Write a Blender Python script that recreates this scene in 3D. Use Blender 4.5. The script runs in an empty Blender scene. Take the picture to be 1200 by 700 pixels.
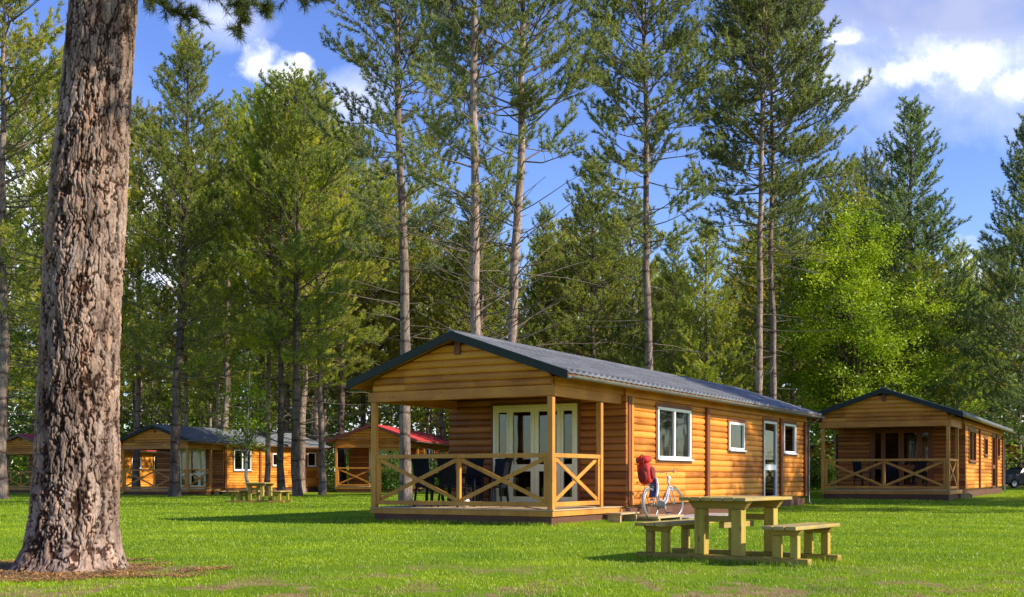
import bpy, math, random
import numpy as np
from mathutils import Vector, Matrix
R = math.radians
SC = bpy.context.scene
COL = SC.collection
F = 1350.0
HZ = 558.0

def at(px, Y):
    return (px - 600.0) / F * Y

def smooth(a, b, x):
    t = np.clip((x - a) / (b - a), 0, 1)
    return t * t * (3 - 2 * t)

def ground_h(x, y):
    return 0.15 * smooth(34, 46, y) * smooth(6, 13, x)

# ------------------------------------------------------------------ materials
def newmat(name):
    m = bpy.data.materials.new(name); m.use_nodes = True
    nt = m.node_tree; nt.nodes.clear()
    out = nt.nodes.new('ShaderNodeOutputMaterial')
    return m, nt, out

def N(nt, t, **kw):
    n = nt.nodes.new(t)
    for k, v in kw.items():
        if k.startswith('i_'):
            n.inputs[k[2:].replace('_', ' ')].default_value = v
        else:
            setattr(n, k, v)
    return n

def L(nt, a, b): nt.links.new(a, b)

def ramp(nt, fac, stops):
    r = N(nt, 'ShaderNodeValToRGB')
    el = r.color_ramp.elements
    el[0].position, el[0].color = stops[0][0], (*stops[0][1], 1)
    el[1].position, el[1].color = stops[-1][0], (*stops[-1][1], 1)
    for p, c in stops[1:-1]:
        e = el.new(p); e.color = (*c, 1)
    L(nt, fac, r.inputs[0]); return r.outputs[0]

def mathn(nt, op, a, b=None, c=None):
    n = N(nt, 'ShaderNodeMath', operation=op)
    for i, v in enumerate((a, b, c)):
        if v is None: continue
        if isinstance(v, (int, float)): n.inputs[i].default_value = v
        else: L(nt, v, n.inputs[i])
    return n.outputs[0]

def mixc(nt, fac, a, b, mode='MIX'):
    n = N(nt, 'ShaderNodeMix', data_type='RGBA', blend_type=mode)
    for idx, v in ((0, fac), (6, a), (7, b)):
        if isinstance(v, (int, float)): n.inputs[idx].default_value = v
        elif isinstance(v, tuple): n.inputs[idx].default_value = (*v, 1)
        else: L(nt, v, n.inputs[idx])
    return n.outputs[2]

def noise(nt, vec, scale, detail=4, rough=0.55):
    n = N(nt, 'ShaderNodeTexNoise'); n.inputs['Scale'].default_value = scale
    n.inputs['Detail'].default_value = detail; n.inputs['Roughness'].default_value = rough
    L(nt, vec, n.inputs['Vector']); return n.outputs['Fac']

def objvec(nt, scale=(1, 1, 1)):
    tc = N(nt, 'ShaderNodeTexCoord'); mp = N(nt, 'ShaderNodeMapping')
    mp.inputs['Scale'].default_value = scale
    L(nt, tc.outputs['Object'], mp.inputs['Vector']); return mp.outputs[0]

def bump(nt, h, strength, dist=0.02):
    b = N(nt, 'ShaderNodeBump'); b.inputs['Strength'].default_value = strength
    b.inputs['Distance'].default_value = dist
    L(nt, h, b.inputs['Height']); return b.outputs[0]

def wood(name, dark, mid, light, axis='h', rows=None, rough=0.5, grain=1.0, weather=None):
    m, nt, out = newmat(name)
    sc = {'h': (1.1, 1.1, 26), 'v': (22, 22, 0.9), 'y': (22, 1.0, 22), 'x': (1.0, 22, 22)}[axis]
    v = objvec(nt, sc)
    g = noise(nt, v, 1.0, 5, 0.62)
    v2 = objvec(nt, (1, 1, 1))
    big = noise(nt, v2, 1.3, 3)
    f = mathn(nt, 'MULTIPLY_ADD', big, 0.45, mathn(nt, 'MULTIPLY_ADD', g, 0.42 * grain, 0.09 * grain))
    if rows:
        sx = N(nt, 'ShaderNodeSeparateXYZ'); L(nt, v2, sx.inputs[0])
        fl = mathn(nt, 'FLOOR', mathn(nt, 'DIVIDE', mathn(nt, 'SUBTRACT', sx.outputs[2], 0.33), rows))
        seg = mathn(nt, 'FLOOR', mathn(nt, 'MULTIPLY', mathn(nt, 'ADD', sx.outputs[0], sx.outputs[1]), 0.28))
        wn = N(nt, 'ShaderNodeTexWhiteNoise', noise_dimensions='1D')
        L(nt, mathn(nt, 'MULTIPLY_ADD', seg, 7.13, fl), wn.inputs['W'])
        f = mathn(nt, 'ADD', mathn(nt, 'MULTIPLY_ADD', wn.outputs[0], 0.34, -0.17), f)
    c = ramp(nt, f, [(0.28, dark), (0.52, mid), (0.8, light)])
    # knots
    vk = objvec(nt, {'h': (3.2, 3.2, 7), 'v': (7, 7, 2.5), 'y': (7, 2.5, 7), 'x': (2.5, 7, 7)}[axis])
    vo = N(nt, 'ShaderNodeTexVoronoi'); L(nt, vk, vo.inputs['Vector']); vo.inputs['Scale'].default_value = 1.0
    kf = ramp(nt, vo.outputs['Distance'], [(0.06, (0.35,) * 3), (0.13, (1,) * 3)])
    c = mixc(nt, 0.75, c, kf, 'MULTIPLY')
    if weather:
        w = noise(nt, objvec(nt, (1.2, 1.2, 0.6)), 1.6, 4)
        wf = ramp(nt, w, [(0.5, (0,) * 3), (0.72, (1,) * 3)])
        c = mixc(nt, wf, c, weather)
    p = N(nt, 'ShaderNodeBsdfPrincipled'); L(nt, c, p.inputs['Base Color'])
    p.inputs['Roughness'].default_value = rough
    p.inputs['Specular IOR Level'].default_value = 0.3
    L(nt, bump(nt, g, 0.35, 0.006), p.inputs['Normal'])
    L(nt, p.outputs[0], out.inputs[0]); return m

def plain(name, col, rough=0.5, metal=0.0, var=0.12, scale=8, coat=0.0, spec=0.5):
    m, nt, out = newmat(name)
    n = noise(nt, objvec(nt), scale, 4)
    a = tuple(c * (1 - var) for c in col); b = tuple(min(1, c * (1 + var)) for c in col)
    c = ramp(nt, n, [(0.3, a), (0.7, b)])
    p = N(nt, 'ShaderNodeBsdfPrincipled'); L(nt, c, p.inputs['Base Color'])
    p.inputs['Roughness'].default_value = rough; p.inputs['Metallic'].default_value = metal
    p.inputs['Coat Weight'].default_value = coat; p.inputs['Specular IOR Level'].default_value = spec
    L(nt, p.outputs[0], out.inputs[0]); return m

def foliage(name, base=None, trans=0.3, brown=0.0, hue=0.25, nscale=0.8):
    m, nt, out = newmat(name)
    if base is None:
        oi = N(nt, 'ShaderNodeObjectInfo'); src = oi.outputs['Color']
    else:
        rgb = N(nt, 'ShaderNodeRGB'); rgb.outputs[0].default_value = (*base, 1); src = rgb.outputs[0]
    g = N(nt, 'ShaderNodeNewGeometry')
    v = objvec(nt)
    n = noise(nt, v, nscale, 3)
    f1 = ramp(nt, n, [(0.32, (0.62, 0.72, 0.85)), (0.68, (1.5, 1.3, 0.85))])  # growth tone by clump, with yellow sunlit clumps put into the colour
    c = mixc(nt, 1.0, src, f1, 'MULTIPLY')
    f2 = ramp(nt, g.outputs['Random Per Island'], [(0.0, (1 - hue,) * 3), (1.0, (1 + hue, 1 + hue, 1 + hue * .6))])
    c = mixc(nt, 1.0, c, f2, 'MULTIPLY')
    if brown > 0:
        bf = mathn(nt, 'LESS_THAN', g.outputs['Random Per Island'], brown)
        c = mixc(nt, bf, c, (0.16, 0.09, 0.035))
    d = N(nt, 'ShaderNodeBsdfDiffuse'); t = N(nt, 'ShaderNodeBsdfTranslucent')
    L(nt, c, d.inputs[0])
    c2 = mixc(nt, 1.0, c, (1.4, 1.45, 0.75), 'MULTIPLY'); L(nt, c2, t.inputs[0])
    gl = N(nt, 'ShaderNodeBsdfGlossy'); gl.inputs['Roughness'].default_value = 0.45; gl.inputs[0].default_value = (1, 1, 1, 1)
    mx = N(nt, 'ShaderNodeMixShader'); mx.inputs[0].default_value = trans
    L(nt, d.outputs[0], mx.inputs[1]); L(nt, t.outputs[0], mx.inputs[2])
    mg = N(nt, 'ShaderNodeMixShader'); mg.inputs[0].default_value = 0.025
    L(nt, mx.outputs[0], mg.inputs[1]); L(nt, gl.outputs[0], mg.inputs[2])
    L(nt, mg.outputs[0], out.inputs[0]); return m

def bark_mat(name, dark, mid, light, use_attr=False, zs=1.2, hs=9):
    m, nt, out = newmat(name)
    v = objvec(nt, (hs, hs, zs))
    n = noise(nt, v, 1.0, 6, 0.65)
    big = noise(nt, objvec(nt, (1.5, 1.5, 0.7)), 1.0, 3)
    f = mathn(nt, 'ADD', mathn(nt, 'MULTIPLY', n, 0.65), mathn(nt, 'MULTIPLY', big, 0.35))
    c = ramp(nt, f, [(0.34, dark), (0.5, mid), (0.66, light)])
    h = n
    if use_attr:
        a = N(nt, 'ShaderNodeAttribute', attribute_name='crack')
        fine = noise(nt, objvec(nt, (1, 1, 1)), 38, 5, 0.7)
        cf = ramp(nt, a.outputs['Fac'], [(0.2, (0.16, 0.11, 0.09)), (0.8, (1, 1, 1))])
        c = mixc(nt, 1.0, c, cf, 'MULTIPLY')
        tint = N(nt, 'ShaderNodeAttribute', attribute_name='plate')
        tc = ramp(nt, tint.outputs['Fac'], [(0.0, (0.7, 0.66, 0.66)), (0.5, (1, 1, 1)), (1.0, (1.35, 1.15, 1.0))])
        c = mixc(nt, 1.0, c, tc, 'MULTIPLY')
        ff = ramp(nt, fine, [(0.3, (0.7,) * 3), (0.7, (1.25,) * 3)])
        c = mixc(nt, 1.0, c, ff, 'MULTIPLY')
        h = fine
    else:
        # dark scars where old whorls of branches were shed
        s = N(nt, 'ShaderNodeSeparateXYZ'); L(nt, objvec(nt), s.inputs[0])
        wob = noise(nt, objvec(nt, (2, 2, .5)), 1.0, 2)
        zz = mathn(nt, 'ADD', mathn(nt, 'DIVIDE', s.outputs[2], 0.92), mathn(nt, 'MULTIPLY', wob, 0.5))
        fr = mathn(nt, 'FRACT', zz)
        sc = ramp(nt, fr, [(0.0, (0.22, 0.18, 0.17)), (0.07, (0.35, 0.3, 0.3)), (0.16, (1, 1, 1))])
        c = mixc(nt, 0.8, c, sc, 'MULTIPLY')
        vo = N(nt, 'ShaderNodeTexVoronoi', feature='DISTANCE_TO_EDGE'); L(nt, objvec(nt, (9, 9, 2.6)), vo.inputs['Vector']); vo.inputs['Scale'].default_value = 1.3
        cr = ramp(nt, vo.outputs['Distance'], [(0.0, (0.45, 0.4, 0.4)), (0.12, (1, 1, 1))])
        c = mixc(nt, 0.8, c, cr, 'MULTIPLY')
    p = N(nt, 'ShaderNodeBsdfPrincipled'); L(nt, c, p.inputs['Base Color'])
    p.inputs['Roughness'].default_value = 0.9; p.inputs['Specular IOR Level'].default_value = 0.15
    L(nt, bump(nt, h, 0.6, 0.02), p.inputs['Normal'])
    L(nt, p.outputs[0], out.inputs[0]); return m

def roof_mat(name, c0, c1, rough=0.42):
    m, nt, out = newmat(name)
    n = noise(nt, objvec(nt, (2, .5, 2)), 2.2, 5, 0.6)
    c = ramp(nt, n, [(0.3, c0), (0.7, c1)])
    li = noise(nt, objvec(nt), 9, 4, .7)
    lf = ramp(nt, li, [(0.6, (0,) * 3), (0.75, (.6,) * 3)])
    c = mixc(nt, lf, c, tuple(x * .6 + .03 for x in c1))
    p = N(nt, 'ShaderNodeBsdfPrincipled'); L(nt, c, p.inputs['Base Color'])
    p.inputs['Roughness'].default_value = rough; p.inputs['Metallic'].default_value = 0.0
    L(nt, p.outputs[0], out.inputs[0]); return m

def glass_mat():
    m, nt, out = newmat('window glass')
    fr = N(nt, 'ShaderNodeFresnel'); fr.inputs[0].default_value = 1.52
    f = mathn(nt, 'ADD', fr.outputs[0], 0.025)
    t = N(nt, 'ShaderNodeBsdfTransparent'); t.inputs[0].default_value = (.55, .58, .58, 1)
    g = N(nt, 'ShaderNodeBsdfGlossy'); g.inputs['Roughness'].default_value = 0.03
    n = noise(nt, objvec(nt), 1.6, 1); L(nt, bump(nt, n, 0.05, 0.04), g.inputs['Normal'])
    mx = N(nt, 'ShaderNodeMixShader'); L(nt, f, mx.inputs[0]); L(nt, t.outputs[0], mx.inputs[1]); L(nt, g.outputs[0], mx.inputs[2])
    L(nt, mx.outputs[0], out.inputs[0]); return m

RH = 0.155
M = {}
M['log'] = wood('stained log cladding', (0.26, 0.072, 0.009), (0.60, 0.222, 0.030), (0.74, 0.33, 0.055), 'h', RH, 0.45)
M['logdark'] = wood('stained log shaded side', (0.13, 0.04, 0.010), (0.31, 0.10, 0.02), (0.42, 0.16, 0.035), 'h', RH, 0.5)  # darker copy of the log stain, with shade put into the colour
M['gable'] = wood('gable logs', (0.22, 0.065, 0.008), (0.57, 0.215, 0.026), (0.70, 0.32, 0.05), 'h', RH, 0.5)
M['beam'] = wood('beam wood', (0.28, 0.09, 0.013), (0.57, 0.23, 0.032), (0.69, 0.33, 0.055), 'h', None, 0.5, 0.7)
M['post'] = wood('post wood', (0.33, 0.125, 0.022), (0.60, 0.265, 0.045), (0.72, 0.38, 0.08), 'v', None, 0.5, 0.7)
M['trim'] = wood('brown stained trim', (0.10, 0.03, 0.012), (0.19, 0.06, 0.022), (0.26, 0.09, 0.035), 'v', None, 0.5)
M['skirt'] = wood('brown plinth boards', (0.05, 0.022, 0.012), (0.11, 0.045, 0.026), (0.17, 0.075, 0.045), 'h', None, 0.7)
M['deck'] = wood('deck boards', (0.28, 0.18, 0.10), (0.46, 0.32, 0.18), (0.6, 0.45, 0.28), 'h', None, 0.65)
M['treated'] = wood('treated timber', (0.13, 0.085, 0.014), (0.38, 0.265, 0.045), (0.54, 0.39, 0.10), 'v', None, 0.7, 1.0)
M['treated_y'] = wood('treated timber planks', (0.13, 0.085, 0.020), (0.40, 0.28, 0.07), (0.58, 0.43, 0.15), 'y', None, 0.7, 1.0, weather=(0.26, 0.22, 0.12))
M['treated_x'] = wood('treated timber beams', (0.11, 0.07, 0.015), (0.31, 0.20, 0.04), (0.45, 0.32, 0.09), 'x', None, 0.7, 1.0)
M['white'] = plain('white painted frame', (0.8, 0.8, 0.78), 0.35, var=0.04)
M['cream'] = plain('cream painted door', (0.78, 0.76, 0.5), 0.4, var=0.05)
M['barge'] = plain('dark verge board', (0.02, 0.027, 0.022), 0.6, spec=0.25)
M['bargered'] = plain('dark red verge board', (0.10, 0.02, 0.02), 0.4)
M['gutter'] = plain('grey gutter', (0.13, 0.13, 0.125), 0.4, var=.3, scale=3)
M['gutterdark'] = plain('dark gutter', (0.06, 0.06, 0.065), 0.35)
M['roof'] = roof_mat('slate grey tile sheet', (0.085, 0.087, 0.09), (0.17, 0.172, 0.175), 0.42)
M['roofblue'] = roof_mat('blue grey tile sheet', (0.11, 0.12, 0.14), (0.21, 0.22, 0.25), 0.5)
M['roofred'] = roof_mat('red tile sheet', (0.38, 0.03, 0.035), (0.55, 0.06, 0.06), 0.5)
M['glass'] = glass_mat()
M['curtain'] = plain('curtain cloth', (0.17, 0.12, 0.10), 0.9)
M['inside'] = wood('inside boards', (0.12, 0.07, 0.03), (0.22, 0.13, 0.06), (0.3, 0.2, 0.1), 'h', None, 0.7)
M['paving'] = plain('concrete paving', (0.34, 0.30, 0.31), 0.85, var=0.2, scale=5)
M['needle'] = foliage('pine needles', None, 0.5, 0.03, 0.35, 0.55)
M['leaf'] = foliage('broad leaves', None, 0.38, 0.0, 0.25, 0.5)
M['bark'] = bark_mat('pine bark', (0.08, 0.058, 0.045), (0.22, 0.165, 0.135), (0.38, 0.30, 0.25))
M['barkpale'] = bark_mat('pale pink pine bark', (0.14, 0.10, 0.075), (0.33, 0.24, 0.185), (0.48, 0.37, 0.30))
M['barkdark'] = bark_mat('dark pine bark', (0.045, 0.033, 0.027), (0.12, 0.088, 0.07), (0.22, 0.17, 0.135))
M['barkbirch'] = bark_mat('birch bark', (0.25, 0.23, 0.18), (0.6, 0.58, 0.5), (0.75, 0.73, 0.66))
M['branch'] = plain('branch bark', (0.13, 0.10, 0.075), 0.9, var=0.3)
M['bigbark'] = bark_mat('plated bark', (0.12, 0.082, 0.062), (0.26, 0.185, 0.145), (0.44, 0.34, 0.28), use_attr=True, zs=2.0, hs=5)
M['black'] = plain('black plastic', (0.02, 0.02, 0.022), 0.5)
M['navy'] = plain('dark blue plastic', (0.006, 0.007, 0.013), 0.6, spec=0.15)
M['rubber'] = plain('tyre rubber', (0.03, 0.03, 0.03), 0.8)
M['tyregrey'] = plain('pale worn tyre', (0.16, 0.16, 0.16), 0.6)
M['chrome'] = plain('bare metal', (0.4, 0.4, 0.42), 0.35, metal=0.8)
M['silver'] = plain('silver white paint', (0.40, 0.41, 0.46), 0.25, coat=0.4)
M['red'] = plain('red nylon', (0.55, 0.02, 0.015), 0.75, var=0.25, scale=14)
M['darkred'] = plain('dark red nylon', (0.2, 0.012, 0.012), 0.8, var=0.2)
M['bluecloth'] = plain('blue plastic', (0.05, 0.08, 0.3), 0.4)
M['brownleather'] = plain('brown grip', (0.3, 0.1, 0.05), 0.6)
M['carpaint'] = plain('dark blue car paint', (0.012, 0.016, 0.03), 0.45, spec=0.3)
M['carglass'] = plain('car glass', (0.01, 0.012, 0.015), 0.25, spec=0.3)
M['lamp'] = plain('lamp glass', (0.7, 0.7, 0.72), 0.1)
M['lid'] = plain('pale blue lid', (0.22, 0.3, 0.42), 0.3)
M['lilac'] = plain('lilac plastic', (0.5, 0.5, 0.62), 0.4)

# ------------------------------------------------------------------ builders
def tag(o, label=None, cat=None, group=None, kind=None):
    if label: o['label'] = label
    if cat: o['category'] = cat
    if group: o['group'] = group
    if kind: o['kind'] = kind
    return o

def empty(name, loc=(0, 0, 0), rz=0, s=1.0):
    o = bpy.data.objects.new(name, None); COL.objects.link(o)
    o.location = loc; o.rotation_euler = (0, 0, rz); o.scale = (s, s, s)
    o.empty_display_size = 0.2
    return o

def link(name, me, mat, parent=None, smoothsh=False, bevel=0):
    o = bpy.data.objects.new(name, me); COL.objects.link(o)
    if mat is not None and len(me.materials) == 0: me.materials.append(mat)
    if parent is not None: o.parent = parent
    if smoothsh: me.shade_smooth()
    if bevel:
        b = o.modifiers.new('bevel', 'BEVEL'); b.width = bevel; b.segments = 2; b.limit_method = 'ANGLE'
    return o

class MB:
    def __init__(s): s.v = []; s.f = []; s.M = Matrix.Identity(4)
    def add(s, vs, fs):
        b = len(s.v)
        s.v += [tuple(s.M @ Vector(p)) for p in vs]
        s.f += [tuple(b + i for i in q) for q in fs]
    def box(s, x0, x1, y0, y1, z0, z1):
        s.add([(x0, y0, z0), (x1, y0, z0), (x1, y1, z0), (x0, y1, z0), (x0, y0, z1), (x1, y0, z1), (x1, y1, z1), (x0, y1, z1)],
              [(0, 3, 2, 1), (4, 5, 6, 7), (0, 1, 5, 4), (1, 2, 6, 5), (2, 3, 7, 6), (3, 0, 4, 7)])
        return s
    def beam(s, p0, p1, w, h, up=(0, 0, 1)):
        p0, p1 = Vector(p0), Vector(p1); d = (p1 - p0).normalized(); up = Vector(up)
        side = d.cross(up)
        if side.length < 1e-4: side = Vector((1, 0, 0))
        side.normalize(); u = side.cross(d).normalized()
        vs = []
        for p in (p0, p1):
            for a, b in ((-1, -1), (1, -1), (1, 1), (-1, 1)):
                vs.append(p + side * (a * w / 2) + u * (b * h / 2))
        s.add(vs, [(3, 2, 1, 0), (4, 5, 6, 7), (0, 1, 5, 4), (1, 2, 6, 5), (2, 3, 7, 6), (3, 0, 4, 7)])
        return s
    def prism(s, poly, y0, y1, axis='y'):
        n = len(poly); vs = []
        for y in (y0, y1):
            for a, b in poly:
                vs.append({'y': (a, y, b), 'x': (y, a, b), 'z': (a, b, y)}[axis])
        fs = [tuple(range(n))[::-1], tuple(range(n, 2 * n))]
        fs += [(i, (i + 1) % n, n + (i + 1) % n, n + i) for i in range(n)]
        s.add(vs, fs); return s
    def tube(s, pts, rad, n=8, closed=False):
        pts = [Vector(p) for p in pts]
        if isinstance(rad, (int, float)): rad = [rad] * len(pts)
        m = len(pts); vs = []
        prev = None
        for i, p in enumerate(pts):
            if closed: d = pts[(i + 1) % m] - pts[i - 1]
            else: d = pts[min(i + 1, m - 1)] - pts[max(i - 1, 0)]
            d.normalize()
            if prev is None:
                a = Vector((0, 0, 1)) if abs(d.z) < 0.9 else Vector((1, 0, 0))
                a = (a - d * a.dot(d)).normalized()
            else:
                a = (prev - d * prev.dot(d)).normalized()
            prev = a; b = d.cross(a)
            for k in range(n):
                t = 2 * math.pi * k / n
                vs.append(p + (a * math.cos(t) + b * math.sin(t)) * rad[i])
        fs = []
        for i in range(m if closed else m - 1):
            j = (i + 1) % m
            for k in range(n):
                k2 = (k + 1) % n
                fs.append((i * n + k, i * n + k2, j * n + k2, j * n + k))
        if not closed:
            fs.append(tuple(range(n))[::-1]); fs.append(tuple((m - 1) * n + k for k in range(n)))
        s.add(vs, fs); return s
    def lathe(s, prof, c=(0, 0, 0), n=20, axis='z'):
        vs = []
        for r, z in prof:
            for k in range(n):
                t = 2 * math.pi * k / n
                a, b = r * math.cos(t), r * math.sin(t)
                q = {'z': (a, b, z), 'x': (z, a, b), 'y': (a, z, b)}[axis]
                vs.append((c[0] + q[0], c[1] + q[1], c[2] + q[2]))
        fs = []
        for i in range(len(prof) - 1):
            for k in range(n):
                k2 = (k + 1) % n
                fs.append((i * n + k, i * n + k2, (i + 1) * n + k2, (i + 1) * n + k))
        s.add(vs, fs); return s
    def sphere(s, c, rx, ry, rz, n=12):
        prof = [(max(1e-4, math.cos(a)), math.sin(a)) for a in [(-0.5 + i / n) * math.pi for i in range(n + 1)]]
        vs = []; m = 2 * n
        for r, z in prof:
            for k in range(m):
                t = 2 * math.pi * k / m
                vs.append((c[0] + rx * r * math.cos(t), c[1] + ry * r * math.sin(t), c[2] + rz * z))
        fs = [(i * m + k, i * m + (k + 1) % m, (i + 1) * m + (k + 1) % m, (i + 1) * m + k) for i in range(n) for k in range(m)]
        s.add(vs, fs); return s
    def build(s, name, mat, parent=None, smoothsh=False, bevel=0):
        me = bpy.data.meshes.new(name); me.from_pydata(s.v, [], s.f); me.validate(); me.update()
        import bmesh
        bm = bmesh.new(); bm.from_mesh(me); bmesh.ops.recalc_face_normals(bm, faces=bm.faces); bm.to_mesh(me); bm.free()
        return link(name, me, mat, parent, smoothsh, bevel)

def np_mesh(name, verts, faces, mat, smoothsh=False, attrs=None):
    verts = np.asarray(verts, np.float32); faces = np.asarray(faces, np.int32)
    me = bpy.data.meshes.new(name)
    k = faces.shape[1]; n = len(faces)
    me.vertices.add(len(verts)); me.vertices.foreach_set('co', verts.ravel())
    me.loops.add(n * k); me.loops.foreach_set('vertex_index', faces.ravel())
    me.polygons.add(n)
    me.polygons.foreach_set('loop_start', np.arange(0, n * k, k, dtype=np.int32))
    me.polygons.foreach_set('loop_total', np.full(n, k, np.int32))
    if smoothsh: me.polygons.foreach_set('use_smooth', np.ones(n, bool))
    if attrs:
        for an, av in attrs.items():
            a = me.attributes.new(an, 'FLOAT', 'POINT'); a.data.foreach_set('value', np.asarray(av, np.float32).ravel())
    me.update(calc_edges=True)
    me.materials.append(mat)
    return me

def copy_tree(o, parent=None):
    c = o.copy(); COL.objects.link(c)
    if parent is not None: c.parent = parent
    for ch in list(o.children): copy_tree(ch, c)
    return c

# ------------------------------------------------------------------ camera, sun, sky
cd = bpy.data.cameras.new('camera'); cam = bpy.data.objects.new('camera', cd); COL.objects.link(cam)
cam.location = (0, 0, 1.0); cam.rotation_euler = (R(90), 0, 0)
cd.sensor_width = 36; cd.lens = 36 * F / 1200; cd.shift_y = (HZ - 350) / 1200; cd.clip_end = 3000
SC.camera = cam
SC.view_settings.view_transform = 'Standard'; SC.view_settings.look = 'None'
SC.view_settings.exposure = 0.8; SC.view_settings.gamma = 1.0
SC.cycles.max_bounces = 8; SC.cycles.transparent_max_bounces = 12
SC.cycles.diffuse_bounces = 6

SUN_EL = 32.0
sdir = Vector((0.955, -0.30, 0)).normalized()      # towards the sun, level part
sdir = Vector((sdir.x * math.cos(R(SUN_EL)), sdir.y * math.cos(R(SUN_EL)), math.sin(R(SUN_EL))))
ld = bpy.data.lights.new('sun', 'SUN'); ld.energy = 4.3; ld.angle = R(0.53); ld.color = (1.0, 0.91, 0.74)
lo = bpy.data.objects.new('sun', ld); COL.objects.link(lo)
lo.rotation_euler = sdir.to_track_quat('Z', 'Y').to_euler(); lo.location = (30, -10, 30)

w = bpy.data.worlds.new('World'); SC.world = w; w.use_nodes = True
nt = w.node_tree; nt.nodes.clear()
wo = N(nt, 'ShaderNodeOutputWorld'); bg = N(nt, 'ShaderNodeBackground')
sky = N(nt, 'ShaderNodeTexSky'); sky.sky_type = 'NISHITA'; sky.sun_disc = False
sky.sun_elevation = R(SUN_EL); sky.sun_rotation = math.atan2(sdir.x, sdir.y)
sky.air_density = 1.0; sky.dust_density = 0.3; sky.ozone_density = 3.0
hs = N(nt, 'ShaderNodeHueSaturation'); hs.inputs['Hue'].default_value = 0.523; hs.inputs['Saturation'].default_value = 1.2; hs.inputs['Value'].default_value = 0.93
L(nt, sky.outputs[0], hs.inputs['Color'])
tc = N(nt, 'ShaderNodeTexCoord'); sp = N(nt, 'ShaderNodeSeparateXYZ'); L(nt, tc.outputs['Generated'], sp.inputs[0])
yy = mathn(nt, 'MAXIMUM', mathn(nt, 'ABSOLUTE', sp.outputs[1]), 0.15)
U = mathn(nt, 'MULTIPLY_ADD', mathn(nt, 'LESS_THAN', sp.outputs[1], 0.0), 50.0, mathn(nt, 'DIVIDE', sp.outputs[0], yy)); V = mathn(nt, 'DIVIDE', sp.outputs[2], yy)
cv = N(nt, 'ShaderNodeCombineXYZ'); L(nt, U, cv.inputs[0]); L(nt, V, cv.inputs[1])
n1 = noise(nt, cv.outputs[0], 7.0, 9, 0.6)
n3 = noise(nt, cv.outputs[0], 24.0, 8, 0.62)
n2 = noise(nt, cv.outputs[0], 2.2, 6, 0.55)
def blob(px, py, rx, ry):
    u0, v0 = (px - 600) / F, (HZ - py) / F
    a = mathn(nt, 'POWER', mathn(nt, 'DIVIDE', mathn(nt, 'SUBTRACT', U, u0), rx / F), 2.0)
    b = mathn(nt, 'POWER', mathn(nt, 'DIVIDE', mathn(nt, 'SUBTRACT', V, v0), ry / F), 2.0)
    return mathn(nt, 'SUBTRACT', 1.0, mathn(nt, 'SQRT', mathn(nt, 'ADD', a, b)))
def blobs(lst):
    o = None
    for bb in lst:
        d_ = blob(*bb); o = d_ if o is None else mathn(nt, 'MAXIMUM', o, d_)
    return o
def withn(d_, nz, amt): return mathn(nt, 'ADD', d_, mathn(nt, 'MULTIPLY', mathn(nt, 'SUBTRACT', nz, 0.5), amt))
low = [(150, 300, 330, 140), (600, 440, 420, 110), (1135, 320, 50, 50), (20, 210, 120, 130)]
soft = ramp(nt, withn(blobs([(1120, 25, 260, 175), (1000, 90, 110, 60), (250, 20, 70, 45), (420, 120, 50, 40)] + low), n1, 2.2), [(0.0, (0,) * 3), (0.9, (.8,) * 3)])
nb_ = mathn(nt, 'ADD', mathn(nt, 'MULTIPLY', n1, .45), mathn(nt, 'MULTIPLY', n3, .55))
brite = ramp(nt, withn(blobs([(1080, 80, 150, 42), (1190, 100, 44, 30), (992, 46, 26, 12), (300, 78, 36, 30), (328, 88, 34, 24), (352, 70, 9, 7), (316, 112, 22, 18)] + low), nb_, 4.6), [(0.0, (0,) * 3), (0.35, (.45,) * 3), (0.9, (1,) * 3)])
veil = ramp(nt, n2, [(0.55, (0,) * 3), (0.8, (0.25,) * 3)])
cmx = mathn(nt, 'MAXIMUM', mathn(nt, 'MAXIMUM', soft, veil), brite)
gb = mathn(nt, 'ADD', blob(1120, 0, 230, 70), mathn(nt, 'MULTIPLY', mathn(nt, 'SUBTRACT', n1, 0.5), 1.0))
ccol = ramp(nt, gb, [(0.0, (3.9, 4.2, 5.6)), (0.5, (2.5, 2.7, 3.7))])
ccol = mixc(nt, brite, ccol, (6.3, 6.35, 6.6))
skc = mixc(nt, cmx, hs.outputs[0], ccol)
L(nt, skc, bg.inputs[0]); bg.inputs[1].default_value = 0.145
L(nt, bg.outputs[0], wo.inputs[0])

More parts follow.
